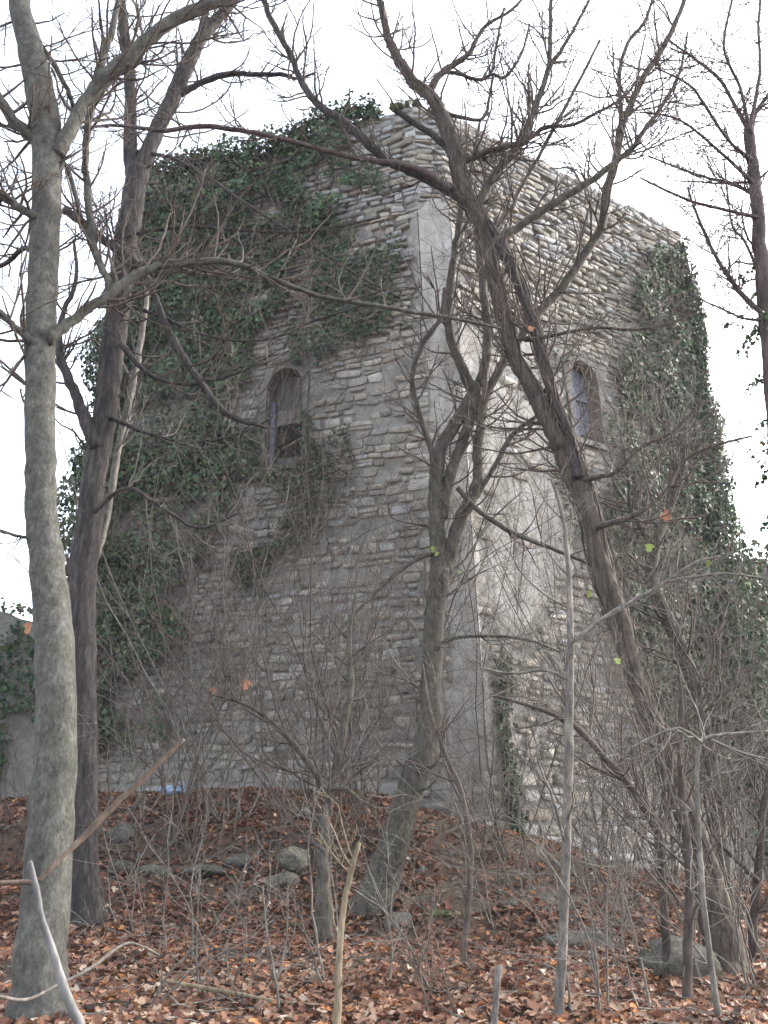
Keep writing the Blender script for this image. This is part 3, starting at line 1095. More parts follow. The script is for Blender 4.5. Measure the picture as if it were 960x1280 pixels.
# ------------------------------------------------------------------ ivy-grown walls beyond the tower
def far_wall(name, label, x0, x1, y0, y1, ztop, seed, label_ivy):
    rg = np.random.default_rng(seed)
    nseg = 40
    th = 0.8
    xs = np.linspace(x0, x1, nseg)
    ys = np.linspace(y0, y1, nseg)
    V, Q = [], []
    nz_ = 16
    d = norm(np.array([x1 - x0, y1 - y0, 0]))
    nrm = np.array([d[1], -d[0], 0])
    if nrm[1] > 0: nrm = -nrm
    tops = ztop + 0.35 * vnoise(np.stack([xs, ys, ys * 0], 1), 0.6) + 0.15 * vnoise(np.stack([xs, ys, ys * 0], 1), 1.9)
    for side in (0, 1):
        for i in range(nseg):
            for k in range(nz_):
                z = -0.5 + (tops[i] + 0.5) * k / (nz_ - 1)
                p_ = np.array([xs[i], ys[i], z]) - nrm * th * side
                V.append(p_ + nrm * 0.06 * vnoise(p_[None], 1.7)[0])
    m = nseg * nz_
    for i in range(nseg - 1):
        for k in range(nz_ - 1):
            a = i * nz_ + k
            Q.append((a, a + nz_, a + nz_ + 1, a + 1))
            Q.append((m + a, m + a + 1, m + a + nz_ + 1, m + a + nz_))
        a = i * nz_ + nz_ - 1
        Q.append((a, a + nz_, m + a + nz_, m + a))
    o = mk(name, V, Q, M['wall'], None, False, None, {"plaster": np.zeros(len(V))})
    tag(o, label, 'wall')
    n = 10000
    t = rg.random(n)
    z = rg.uniform(-0.3, 1.0, n) * 0
    topz = np.interp(t, np.linspace(0, 1, nseg), tops)
    z = rg.random(n) * (topz + 0.35)
    P = np.stack([x0 + (x1 - x0) * t, y0 + (y1 - y0) * t, z], 1)
    k = fbm(P, 0.6, 3) > -0.22
    P = P[k]
    P = P + nrm * (0.08 + np.clip(0.35 + 0.6 * fbm(P, 0.5, 2), 0.02, 1) * rg.random(len(P)))[:, None]
    N = nrm[None] + rg.normal(0, 0.55, P.shape) + np.array([0, 0, 0.3])
    build_ivy('ivy', label_ivy, [(P, N, rg.uniform(0.10, 0.20, len(P)))], None, rg, (xs[nseg // 2], ys[nseg // 2], 0))

far_wall('ruined_wall', 'distant ruined wall left of the tower behind the pale trunk', -22, -9.0, 24.5, 27.0, 7.0, 3, 'patchy ivy on the distant wall behind the pale left trunk')
far_wall('ruined_wall', 'ruined wall running off behind the right edge of the tower', 9.2, 22, 25.5, 24.0, 8.1, 4, 'patchy ivy on the wall at the far right beyond the tower')

# ------------------------------------------------------------------ trees
def spline(pts, per=5):
    P = np.asarray(pts, float)
    n = len(P)
    out = []
    for i in range(n - 1):
        p0, p1, p2, p3 = P[max(i - 1, 0)], P[i], P[i + 1], P[min(i + 2, n - 1)]
        for k in range(per):
            t = k / per
            out.append(0.5 * ((2 * p1) + (-p0 + p2) * t + (2 * p0 - 5 * p1 + 4 * p2 - p3) * t * t + (-p0 + 3 * p1 - 3 * p2 + p3) * t ** 3))
    out.append(P[-1])
    return np.array(out)

def trace(px, Ya, Yb, rng, per=5, wob=0.007):
    """px: list of (x, y, width) measured in the picture; Ya, Yb: distance at the start and end"""
    n = len(px)
    acc = [0]
    for i in range(1, n):
        acc.append(acc[-1] + math.hypot(px[i][0] - px[i - 1][0], px[i][1] - px[i - 1][1]))
    acc = np.array(acc) / max(acc[-1], 1e-6)
    pts = []
    for (x, y, w), t in zip(px, acc):
        Y = Ya + (Yb - Ya) * t
        p = at(x, y, Y)
        pts.append([*p, 0.5 * w / F_PX * depth_of(p)])
    S = spline(pts, per)
    S[:, :3] += rng.normal(0, wob, S[:, :3].shape) * np.clip(S[:, 3:4] / 0.06, 0.15, 1)
    S[:, 3] = np.maximum(S[:, 3], 0.003)
    return S[:, :3], S[:, 3]

RMIN = 0.003
def grow(tb, p, d, L, r, lev, rng, up=0.06, wig=0.17, kids=(2, 5), ang=(28, 65)):
    n = int(np.clip(L / 0.11, 4, 11))
    pts = [np.array(p)]
    ds = [np.array(d)]
    d = norm(d)
    for i in range(n):
        d = norm(d + rng.normal(0, wig, 3) * 0.8 + np.array([0, 0, up]))
        pts.append(pts[-1] + d * L / n)
        ds.append(d)
    rad = np.maximum(np.linspace(r, r * 0.4, n + 1), RMIN * 0.75)
    tb.add(pts, rad, 5 if r > 0.02 else (4 if r > 0.009 else 3), cap=False)
    if lev <= 0: return
    for k in range(int(rng.integers(*kids))):
        i = int(rng.integers(max(1, n // 4), n + 1))
        dd = kid_dir(ds[min(i, n)], rng, ang)
        grow(tb, pts[i], dd, L * rng.uniform(0.32, 0.68), max(rad[i] * 0.68, RMIN), lev - 1, rng, up, wig, kids, ang)

def kid_dir(d, rng, ang=(28, 65)):
    a = math.radians(rng.uniform(*ang))
    q = rng.normal(size=3)
    q = norm(q - d * np.dot(q, d))
    return norm(d * math.cos(a) + q * math.sin(a))

def sprout(tb, pts, rad, n, L, lev, rng, t0=0.15, t1=1.0, up=0.10, wig=0.17, kids=(2, 5), bias=None, rmax=0.02, flat=0.7):
    m = len(pts)
    for k in range(n):
        i = int(np.clip(rng.uniform(t0, t1) * (m - 1), 1, m - 1))
        d = norm(pts[i] - pts[i - 1])
        dd = kid_dir(d, rng, (35, 80))
        dd[1] *= flat
        if bias is not None: dd = dd + bias
        dd = norm(dd)
        grow(tb, pts[i], dd, rng.uniform(*L), float(np.clip(rad[i] * 0.4, RMIN, rmax)), lev, rng, up, wig, kids)

class Tree:
    def __init__(s, name, label, base, mat, twig, seed, cat='tree'):
        s.rng = np.random.default_rng(seed)
        s.t = empty(name, base, label, cat)
        s.mat, s.twig = mat, twig
        s.slim = 1.0
        s.bushy = 1.3
    def limb(s, part, px, Ya, Yb, sides=8, wob=0.06, tw=0, L=(0.5, 1.3), lev=2, ground=False, per=5, mat=None, up=0.10, t0=0.15, kids=(2, 5), twig=None, bias=None, rmax=0.02, label=None):
        P, R = trace(px, Ya, Yb, s.rng, per)
        R = R * s.slim
        if ground:
            p0 = P[0].copy()
            g = gz(p0[0], p0[1])
            p0[2] = min(p0[2], g) - 0.25
            P = np.vstack([p0, P])
            R = np.concatenate([[R[0] * 1.18], R])
        tb = Tubes()
        tb.add(P, R, sides, wob, s.rng)
        o = tb.build(part, mat or s.mat, s.t)
        if label: o['label'] = label
        if tw:
            tb = Tubes()
            sprout(tb, P, R, int(tw * s.bushy + 0.5), (L[0], L[1] * 1.25), lev, s.rng, t0=t0, up=up, kids=kids, bias=bias, rmax=rmax)
            q = tb.build('twigs', twig or s.twig, o)
            q['kind'] = 'stuff'
        return P, R, o

def base_of(px, py, Y):
    p = at(px, py, Y)
    return np.array([p[0], p[1], gz(p[0], p[1])])

# --- the pale trunk at the left
T1Y = 7.7
t = Tree('pale_tree', 'pale smooth grey trunk at the far left edge, nearest of the trees', base_of(48, 1290, T1Y), M['bark_pale'], M['twig'], 11)
t.limb('trunk', [(46, 1290, 84), (50, 1230, 70), (54, 1160, 62), (66, 1000, 55), (70, 920, 51), (67, 800, 48), (58, 700, 42), (52, 640, 39), (50, 560, 37), (50, 480, 37), (51, 400, 37),
                 (56, 300, 36), (59, 210, 36), (55, 140, 37), (42, 80, 33), (28, 20, 27), (18, -40, 23), (5, -130, 18), (0, -240, 12)], T1Y, 8.6, 14, 0.016, 10, (0.4, 0.9), 2, True, t0=0.45)
t.limb('branch', [(68, 195, 24), (80, 175, 20), (107, 127, 17), (140, 90, 19), (167, 67, 18), (200, 37, 17), (240, 13, 14), (283, -2, 12), (340, -30, 9), (420, -60, 5)], 8.3, 8.8, 10, 0.07, 26, (0.4, 1.1), 2)
t.limb('branch', [(50, 185, 16), (42, 173, 14), (17, 150, 13), (0, 123, 12), (-40, 80, 9), (-80, 20, 6)], 8.3, 8.0, 8, 0.06, 14, (0.4, 1.0), 2)
t.limb('branch', [(54, 278, 14), (43, 270, 12), (20, 257, 11), (-10, 235, 10), (-60, 190, 7)], 8.2, 7.9, 8, 0.06, 14, (0.4, 1.0), 2)
t.limb('branch', [(58, 425, 20), (75, 412, 15), (100, 393, 13), (135, 368, 13), (165, 347, 12), (195, 333, 11), (240, 328, 10), (285, 327, 8), (345, 350, 7), (400, 370, 6), (480, 384, 5.5), (560, 397, 4.5), (625, 410, 3)], 8.1, 9.6, 8, 0.06, 30, (0.4, 1.1), 2)
t.limb('branch', [(133, 371, 9), (135, 352, 9), (118, 310, 10), (110, 240, 9), (107, 190, 9), (115, 127, 10), (130, 67, 9), (143, 27, 8), (152, -30, 6)], 8.35, 8.9, 8, 0.06, 24, (0.4, 0.9), 2)
t.limb('branch', [(48, 432, 16), (38, 425, 12), (18, 408, 9), (0, 390, 8), (-40, 360, 5)], 8.1, 7.8, 8, 0.06, 10, (0.3, 0.9), 2)
t.limb('branch', [(60, 330, 10), (48, 322, 8), (30, 310, 7), (5, 330, 6), (-30, 335, 5)], 8.2, 8.9, 6, 0.06, 14, (0.3, 0.8), 2)
t.limb('branch', [(62, 235, 9), (80, 205, 6), (92, 235, 6), (101, 270, 5), (112, 300, 3)], 8.25, 8.6, 6, 0.05, 8, (0.3, 0.6), 1)
t.limb('branch', [(52, 672, 7), (35, 672, 5), (15, 668, 4), (-20, 655, 3)], 8.0, 7.9, 6, 0.05, 3, (0.2, 0.5), 1)
t.limb('branch', [(20, -20, 12), (40, 40, 8), (70, 85, 7), (90, 130, 5), (85, 170, 3)], 8.5, 9.2, 6, 0.05, 16, (0.3, 0.8), 2)

# --- the dark trunk behind it
T2Y = 12.3
t = Tree('dark_tree', 'dark rough forked trunk standing just right of the pale trunk', base_of(110, 1160, T2Y), M['bark_dark'], M['twig_dark'], 12)
t.slim = 0.92
t.limb('trunk', [(110, 1165, 68), (106, 1125, 50), (104, 1060, 41), (105, 900, 35), (103, 800, 36), (103, 720, 38), (111, 660, 37), (117, 600, 33), (126, 550, 31), (135, 490, 32), (143, 420, 34), (152, 350, 32), (160, 290, 31), (166, 250, 31), (172, 212, 30)],
       T2Y, 12.8, 12, 0.06, 8, (0.5, 1.4), 2, True, t0=0.3)
t.limb('branch', [(168, 225, 24), (163, 190, 19), (163, 120, 16), (160, 70, 15), (153, 20, 14), (148, -50, 11), (150, -140, 7)], 12.8, 13.2, 8, 0.06, 26, (0.6, 1.6), 2)
t.limb('branch', [(172, 225, 26), (180, 203, 24), (195, 165, 22), (215, 125, 22), (232, 85, 21), (250, 50, 18), (275, 20, 15), (300, -10, 12), (340, -70, 8)], 12.8, 13.3, 8, 0.06, 26, (0.6, 1.6), 2)
t.limb('branch', [(230, 90, 14), (245, 55, 11), (257, 15, 10), (264, -40, 8)], 13.0, 13.2, 8, 0.06, 10, (0.5, 1.2), 2)
t.limb('branch', [(225, 118, 11), (243, 108, 9), (267, 97, 9), (293, 92, 8), (320, 93, 7), (350, 93, 6), (373, 98, 4), (395, 90, 3)], 13.0, 13.0, 6, 0.06, 16, (0.3, 0.9), 2)
t.limb('branch', [(120, 560, 20), (108, 528, 18), (97, 500, 15), (82, 465, 13), (74, 440, 11), (76, 400, 8), (95, 350, 6), (92, 300, 4)], 12.5, 12.3, 8, 0.06, 14, (0.4, 1.2), 2)
t.limb('branch', [(112, 720, 12), (122, 690, 11), (132, 655, 10), (142, 600, 10), (150, 550, 10), (162, 500, 10), (172, 450, 9), (180, 400, 8), (183, 360, 6), (176, 320, 4)], 12.6, 14.0, 6, 0.05, 14, (0.4, 1.2), 2, mat=M['twig_grey'], twig=M['twig_grey'])
t.limb('branch', [(80, 262, 11), (100, 275, 12), (130, 300, 12), (165, 325, 13), (185, 352, 10), (205, 400, 10), (225, 440, 11), (245, 470, 10), (270, 505, 10), (292, 522, 8), (335, 535, 4)], 12.4, 12.6, 8, 0.12, 12, (0.4, 1.0), 2, label='dead drooping limb with pale peeling bark')
t.limb('branch', [(160, 335, 9), (190, 327, 9), (230, 322, 9), (286, 321, 9)], 12.5, 12.2, 6, 0.1, 5, (0.3, 0.8), 1, label='short broken stub of a branch')
t.limb('branch', [(150, 430, 9), (190, 470, 6), (240, 480, 5.5), (300, 465, 4.5), (345, 440, 3)], 12.5, 12.8, 6, 0.05, 14, (0.4, 1.1), 2)
t.limb('branch', [(135, 520, 8), (180, 540, 5.5), (230, 552, 5), (290, 545, 4), (345, 520, 3)], 12.5, 13.0, 6, 0.05, 14, (0.4, 1.0), 2, twig=M['twig_grey'])

t.limb('branch', [(158, 296, 8), (180, 290, 6), (240, 283, 5.5), (300, 288, 5), (360, 290, 4.5), (415, 285, 4), (475, 272, 3)], 12.6, 12.2, 6, 0.05, 14, (0.3, 0.9), 2)
t.limb('branch', [(172, 190, 8), (213, 197, 5.5), (253, 217, 5), (290, 243, 5), (320, 263, 4.5), (380, 300, 4), (440, 340, 3.5), (500, 372, 2.5)], 12.8, 12.4, 6, 0.05, 14, (0.3, 0.9), 2)
t.limb('branch', [(152, 380, 8), (200, 395, 5), (260, 420, 4.5), (330, 425, 4), (395, 400, 3.5), (460, 380, 3)], 12.6, 12.2, 6, 0.05, 14, (0.3, 0.9), 2, twig=M['twig_grey'])
t.limb('branch', [(118, 640, 8), (160, 610, 5.5), (210, 640, 5), (250, 660, 4), (300, 640, 3)], 12.4, 12.1, 6, 0.05, 14, (0.3, 0.9), 2, twig=M['twig_grey'])

# --- the multi-stemmed tree in the middle
T3Y = 12.7
t = Tree('forked_tree', 'slender forking grey brown tree rising at the centre before the tower corner', base_of(472, 1155, T3Y), M['bark_mid'], M['twig'], 13)
t.limb('trunk', [(452, 1168, 64), (466, 1130, 50), (481, 1090, 44), (499, 1030, 38), (515, 980, 34), (532, 930, 31), (539, 890, 29), (539, 850, 26), (541, 800, 25), (545, 750, 25), (551, 712, 28)], T3Y, 12.9, 12, 0.06, 10, (0.4, 1.2), 2, True, t0=0.35, twig=M['twig_grey'])
t.limb('stem', [(549, 730, 22), (546, 660, 21), (545, 620, 21), (546, 593, 19), (551, 561, 17), (573, 523, 16), (591, 494, 17)], 12.85, 12.9, 9, 0.05, 8, (0.4, 1.1), 2)
t.limb('stem', [(553, 650, 16), (558, 617, 15), (567, 582, 15), (582, 541, 15), (592, 506, 16), (593, 482, 17)], 12.85, 12.9, 9, 0.05, 6, (0.4, 1.1), 2)
t.limb('branch', [(543, 585, 9), (538, 560, 7), (524, 517, 7), (516, 482, 7), (518, 456, 7), (532, 424, 6), (550, 398, 5.5), (556, 360, 4)], 12.85, 12.3, 6, 0.05, 14, (0.3, 0.9), 2)
t.limb('branch', [(592, 492, 16), (576, 456, 13), (564, 424, 12), (560, 398, 11), (562, 360, 10), (567, 320, 9), (572, 290, 8), (578, 255, 7), (588, 215, 5), (600, 150, 3)], 12.9, 13.2, 8, 0.05, 16, (0.4, 1.3), 2)
t.limb('branch', [(595, 490, 14), (606, 460, 12), (609, 430, 12), (608, 395, 11), (604, 360, 10), (600, 320, 9), (596, 290, 7), (590, 240, 5), (575, 180, 3)], 12.9, 13.2, 8, 0.05, 16, (0.4, 1.3), 2)
t.limb('stem', [(556, 715, 20), (563, 690, 18), (575, 650, 17), (590, 620, 16), (597, 600, 14), (597, 579, 13), (600, 535, 12), (605, 500, 12), (626, 459, 12), (638, 439, 12), (655, 415, 11), (678, 386, 11), (702, 360, 11), (735, 312, 11), (752, 283, 11), (758, 240, 11), (769, 203, 10), (776, 162, 10), (785, 140, 9), (804, 97, 8), (829, 59, 7), (850, 15, 6), (868, -40, 4)],
       12.9, 12.6, 9, 0.05, 46, (0.5, 1.5), 2, t0=0.25)
t.limb('branch', [(594, 622, 9), (611, 596, 7), (632, 558, 7), (643, 541, 6), (667, 523, 5), (700, 505, 3)], 12.9, 12.5, 6, 0.05, 10, (0.4, 1.0), 2)
t.limb('branch', [(776, 165, 6), (776, 140, 5), (775, 90, 5), (785, 53, 4.5), (807, 25, 4), (820, -20, 3)], 12.6, 12.5, 6, 0.05, 16, (0.4, 1.0), 2)
t.limb('branch', [(572, 610, 7), (600, 640, 6), (640, 665, 6), (700, 690, 5), (750, 710, 3)], 12.8, 12.0, 6, 0.05, 12, (0.4, 1.0), 2)
t.limb('branch', [(545, 690, 7), (520, 700, 5), (490, 722, 4.5), (450, 760, 4), (415, 800, 2.5)], 12.8, 12.2, 6, 0.05, 12, (0.4, 1.0), 2, twig=M['twig_grey'])
t.limb('branch', [(540, 820, 8), (560, 800, 5), (610, 795, 4.5), (660, 800, 3.5), (700, 815, 2.5)], 12.8, 11.8, 6, 0.05, 12, (0.4, 0.9), 2, twig=M['twig_grey'])
T3 = t

# --- the leaning vine-wrapped trunk on the right
T4Y = 9.9
t = Tree('leaning_tree', 'shaggy leaning tree wrapped in stringy vines, crossing from lower right to upper centre', base_of(912, 1222, T4Y), M['bark_vine'], M['twig'], 14)
t.slim = 0.88
t.bushy = 1.35
MAIN = [(912, 1228, 66), (905, 1180, 56), (888, 1110, 43), (860, 1020, 35), (838, 960, 31), (815, 900, 28), (793, 840, 28), (773, 775, 30), (752, 710, 29), (736, 640, 29), (722, 600, 33), (708, 565, 34), (696, 542, 32), (680, 515, 26), (667, 490, 23),
        (645, 450, 19), (633, 410, 18), (621, 360, 17), (610, 310, 17), (598, 275, 19), (585, 245, 21), (574, 215, 20), (566, 180, 19), (553, 145, 18), (536, 118, 16), (515, 100, 13), (498, 75, 11), (485, 45, 10), (478, 15, 9), (470, -30, 7), (455, -120, 5)]
Pm, Rm, om = t.limb('trunk', MAIN, T4Y, 12.4, 12, 0.10, 60, (0.3, 1.0), 2, True, t0=0.3, per=6, mat=M['bark_vine'])
P2, R2_, o2 = t.limb('stem', [(724, 600, 18), (714, 560, 17), (701, 525, 15), (691, 495, 15), (678, 450, 15), (668, 410, 16), (652, 360, 17), (636, 325, 17), (615, 290, 17), (592, 258, 16)], 10.9, 11.75, 9, 0.10, 16, (0.3, 0.9), 2, mat=M['bark_dark'])
# vine strands lying along the trunk
def strands(P, R, n, rng, mat, parent, spread=1.06, r=(0.005, 0.014), i0=0, i1=None, loose=0.28):
    i1 = i1 or len(P) - 1
    for k in range(n):
        a0 = int(rng.integers(i0, max(i0 + 1, i1 - 14)))
        ln = int(rng.integers(14, 44))
        b0 = min(a0 + ln, i1)
        ph = rng.uniform(0, 6.28)
        tw = rng.normal(0, 0.035)
        off = rng.uniform(1.0, spread)
        pts = []
        for i in range(a0, b0 + 1):
            T = norm(P[min(i + 1, len(P) - 1)] - P[max(i - 1, 0)])
            N = norm(np.cross(T, [0, 1, 0.2]))
            B = np.cross(T, N)
            ph += tw + rng.normal(0, 0.07)
            off = float(np.clip(off + rng.normal(0, 0.05), 0.93, spread + loose))
            pts.append(P[i] + (N * math.cos(ph) + B * math.sin(ph)) * R[i] * off)
        if len(pts) < 5: continue
        r0 = rng.uniform(*r)
        yield pts, np.linspace(r0, r0 * 0.6, len(pts))
for (P_, R_, n_, o_) in ((Pm, Rm, 85, om), (P2, R2_, 22, o2)):
    tb = Tubes()
    for pts, rad in strands(P_, R_, n_, t.rng, None, None):
        tb.add(pts, rad, 4, cap=False)
    q = tb.build('vine_strands', M['bark_vine'], o_)
    q['kind'] = 'stuff'
t.limb('branch', [(596, 272, 24), (583, 253, 20), (560, 237, 17), (513, 213, 15), (480, 197, 14), (450, 170, 13), (427, 150, 12), (397, 130, 11), (377, 103, 10), (367, 77, 9), (353, 50, 9), (337, 20, 8), (326, -20, 7), (310, -90, 4)], 11.8, 12.0, 8, 0.06, 26, (0.3, 1.0), 2, mat=M['bark_dark'], twig=M['twig_dark'])
t.limb('branch', [(565, 238, 11), (520, 210, 10), (478, 203, 8.5), (433, 195, 8), (350, 173, 7.5), (300, 163, 7), (255, 158, 7), (207, 163, 6.5), (150, 157, 5), (100, 160, 3)], 11.75, 11.0, 8, 0.06, 24, (0.3, 0.9), 2, mat=M['bark_red'])
t.limb('branch', [(568, 195, 12), (545, 172, 10), (520, 155, 9), (493, 137, 8)], 12.0, 11.8, 7, 0.10, 3, (0.2, 0.6), 1, mat=M['bark_dark'], label='snapped off branch stub')
t.limb('branch', [(536, 117, 12), (553, 90, 9.5), (583, 70, 8), (597, 47, 6), (610, 30, 5), (640, 12, 4), (670, -20, 3)], 12.2, 12.4, 7, 0.06, 16, (0.3, 0.9), 2)
t.limb('branch', [(540, 105, 7), (553, 92, 6), (570, 91, 5), (598, 100, 5), (615, 93, 5), (630, 97, 5), (645, 80, 4), (655, 58, 3), (662, 30, 2.5)], 12.2, 12.3, 6, 0.06, 18, (0.3, 0.8), 2, mat=M['bark_red'])
t.limb('branch', [(615, 305, 14), (632, 294, 12), (666, 272, 12), (704, 247, 11), (744, 222, 10), (776, 197, 9), (794, 181, 8), (810, 156, 7), (826, 134, 6), (848, 95, 4), (860, 40, 3)], 11.6, 11.2, 8, 0.06, 30, (0.4, 1.2), 2, mat=M['bark_mid'])
t.limb('branch', [(595, 260, 15), (604, 243, 13), (619, 219, 13), (644, 187, 12), (657, 169, 11), (669, 134, 9), (685, 87, 8), (688, 47, 6), (690, -10, 5), (700, -80, 3)], 11.9, 12.3, 8, 0.06, 34, (0.4, 1.3), 2, mat=M['bark_mid'])
t.limb('branch', [(682, 95, 7), (690, 78, 6), (704, 59, 5), (725, 22, 4), (745, -15, 3)], 12.2, 12.0, 6, 0.05, 16, (0.3, 0.9), 2)
t.limb('branch', [(574, 210, 11), (585, 200, 9), (616, 187, 9), (654, 178, 8), (682, 159, 7), (716, 156, 5), (747, 140, 4.5), (779, 122, 4), (800, 95, 3)], 11.9, 11.4, 7, 0.06, 34, (0.3, 1.1), 2, mat=M['bark_red'])
t.limb('branch', [(606, 300, 8), (640, 260, 6), (648, 240, 5), (690, 165, 5), (730, 90, 4), (750, 50, 3)], 11.7, 11.9, 6, 0.05, 14, (0.3, 0.9), 2)
t.limb('branch', [(655, 425, 9), (690, 420, 6), (740, 410, 5), (800, 412, 4), (850, 400, 3)], 11.3, 11.0, 6, 0.05, 16, (0.3, 0.9), 2, twig=M['twig_grey'])
t.limb('branch', [(728, 600, 9), (770, 590, 6), (800, 560, 5), (840, 540, 4), (880, 500, 3)], 10.9, 10.7, 6, 0.05, 22, (0.3, 0.9), 2, twig=M['twig_grey'])
t.limb('branch', [(745, 660, 10), (800, 640, 7), (835, 610, 6), (850, 580, 5), (885, 560, 4), (940, 545, 3)], 10.7, 10.6, 6, 0.05, 22, (0.3, 0.9), 2)
t.limb('branch', [(552, 140, 7), (600, 150, 5), (612, 120, 4.5), (620, 60, 4), (630, 10, 3)], 12.1, 12.4, 6, 0.05, 18, (0.3, 0.9), 2)
T4 = t

# --- the tree at the right edge
t = Tree('thicket_tree', 'twiggy reddish tree at the right edge, mostly outside the picture', base_of(985, 1240, 9.2), M['bark_red'], M['bark_red'], 15)
T5P, T5R, T5o = t.limb('trunk', [(995, 1250, 44), (990, 1100, 34), (985, 900, 30), (980, 700, 27), (972, 560, 24), (963, 450, 21), (957, 390, 20), (951, 320, 18), (946, 250, 16), (940, 195, 14), (936, 160, 13)], 9.2, 9.3, 10, 0.05, 6, (0.3, 0.8), 2, True, t0=0.6)
for pts_ in ([(957, 395, 10), (925, 365, 9), (895, 320, 7), (870, 265, 5), (860, 235, 4)],
             [(938, 165, 10), (920, 135, 7), (900, 100, 6), (870, 75, 5), (835, 50, 3)],
             [(938, 168, 9), (945, 140, 7), (960, 120, 7), (990, 80, 6)],
             [(946, 245, 8), (915, 230, 6), (870, 218, 5), (810, 195, 3)],
             [(948, 272, 8), (905, 262, 6), (860, 250, 5), (800, 222, 3)],
             [(940, 200, 8), (910, 175, 5), (880, 130, 5), (860, 105, 4), (820, 85, 3)],
             [(937, 165, 8), (925, 110, 6), (905, 60, 5), (915, 0, 4)],
             [(953, 350, 7), (930, 300, 5), (915, 280, 4), (905, 200, 3)],
             [(955, 400, 7), (930, 398, 5), (900, 385, 4), (870, 372, 3)],
             [(937, 160, 8), (950, 90, 6), (948, 30, 5), (955, -40, 4)],
             [(944, 230, 7), (900, 190, 5), (850, 150, 4), (800, 140, 3)]):
    t.limb('branch', [(a_, b_, c_ * 0.72) for a_, b_, c_ in pts_], 9.25, 9.25 + t.rng.uniform(-0.9, 0.9), 6, 0.06, 19, (0.25, 0.8), 2, up=0.02, kids=(2, 5))
# ivy sleeve on that trunk
rg = np.random.default_rng(77)
tb = Tubes()
Pl = []
for k in range(22):
    q = T5P[int(rg.integers(16, 36))].copy()
    d = norm(np.array([-abs(rg.normal(0.8, 0.4)), rg.normal(0, 0.5), rg.normal(-0.1, 0.5)]))
    L = rg.uniform(0.2, 0.62)
    pts = [q]
    for m in range(6):
        d = norm(d + rg.normal(0, 0.18, 3) + np.array([0, 0, -0.12]))
        pts.append(pts[-1] + d * L / 6)
    tb.add(pts, np.linspace(0.006, 0.002, 7), 3, cap=False)
    for m in range(26):
        a_ = rg.uniform(0.1, 6)
        i_ = min(int(a_), 5)
        Pl.append(pts[i_] + (pts[i_ + 1] - pts[i_]) * (a_ - i_) + rg.normal(0, 0.022, 3))
Pq = np.array(Pl)
build_ivy('ivy', 'ivy sprigs hanging from the trunk at the right edge', [(Pq, rg.normal(0, 1, Pq.shape) + np.array([0, -0.6, 0.3]), rg.uniform(0.03, 0.065, len(Pq)))], tb, rg, (T5P[10][0], T5P[10][1], 0.0))

# --- smaller trees and single stems
def stem_tree(name, label, base, mat, twig, seed, limbs, cat='sapling'):
    t = Tree(name, label, base, mat, twig, seed, cat)
    for k, (part, pts_, Ya, Yb, tw, L) in enumerate(limbs):
        t.limb(part, pts_, Ya, Yb, 7, 0.05, tw, L, 2, k == 0)
    return t

stem_tree('small_tree', 'dark trunk leaning left among ivy behind the vine wrapped tree', base_of(905, 1120, 13.4), M['bark_mid'], M['twig'], 31,
          [('trunk', [(908, 1130, 26), (900, 1040, 20), (890, 960, 17), (876, 884, 16), (862, 835, 16), (840, 786, 18), (819, 740, 18), (815, 708, 16), (827, 660, 11), (850, 600, 8), (858, 540, 5)], 13.4, 13.4, 26, (0.5, 1.4)),
           ('branch', [(822, 690, 9), (790, 640, 6), (785, 590, 5), (775, 540, 3)], 13.4, 13.0, 12, (0.4, 1.1))], 'tree')
stem_tree('small_tree', 'thin two armed tree left of the central forked tree', base_of(405, 1135, 11.2), M['bark_mid'], M['twig'], 32,
          [('trunk', [(404, 1140, 24), (403, 1085, 17), (405, 1040, 14), (411, 1000, 13), (420, 960, 12), (430, 905, 11), (439, 855, 9), (436, 800, 6), (445, 740, 4)], 11.2, 11.5, 16, (0.4, 1.1)),
           ('branch', [(410, 1005, 10), (392, 962, 8), (350, 912, 7), (310, 882, 5), (265, 868, 3)], 11.3, 10.8, 16, (0.3, 0.9)),
           ('branch', [(402, 990, 7), (430, 985, 5), (450, 1000, 4), (470, 1010, 3)], 11.3, 11.0, 6, (0.3, 0.6))], 'tree')
t = stem_tree('sapling', 'straight thin grey pole sapling right of centre', base_of(698, 1285, 7.7), M['twig_grey'], M['twig_grey'], 33,
          [('trunk', [(697, 1290, 14), (704, 1150, 12), (709, 1000, 12), (712, 880, 11), (713, 790, 9), (711, 720, 7), (704, 650, 5), (690, 600, 3)], 7.7, 8.0, 8, (0.3, 0.8)),
           ('branch', [(713, 805, 6), (754, 773, 5), (808, 742, 5), (840, 722, 4.5), (870, 703, 4), (900, 695, 2.5)], 7.9, 8.0, 8, (0.2, 0.6)),
           ('branch', [(800, 746, 4), (835, 728, 3.5), (900, 717, 3), (950, 722, 2.5), (985, 728, 2)], 8.0, 8.2, 5, (0.2, 0.5)),
           ('branch', [(712, 850, 5), (680, 838, 4), (640, 842, 3), (600, 835, 2.5)], 7.9, 7.8, 6, (0.2, 0.6))])
stem_tree('sapling', 'dark upright stem standing before the boulder on the right', base_of(858, 1255, 8.6), M['twig_dark'], M['twig'], 34,
          [('trunk', [(859, 1258, 14), (860, 1180, 12), (862, 1100, 11), (858, 1040, 10), (850, 960, 8), (852, 880, 5), (845, 810, 3)], 8.6, 8.9, 14, (0.3, 0.9))])
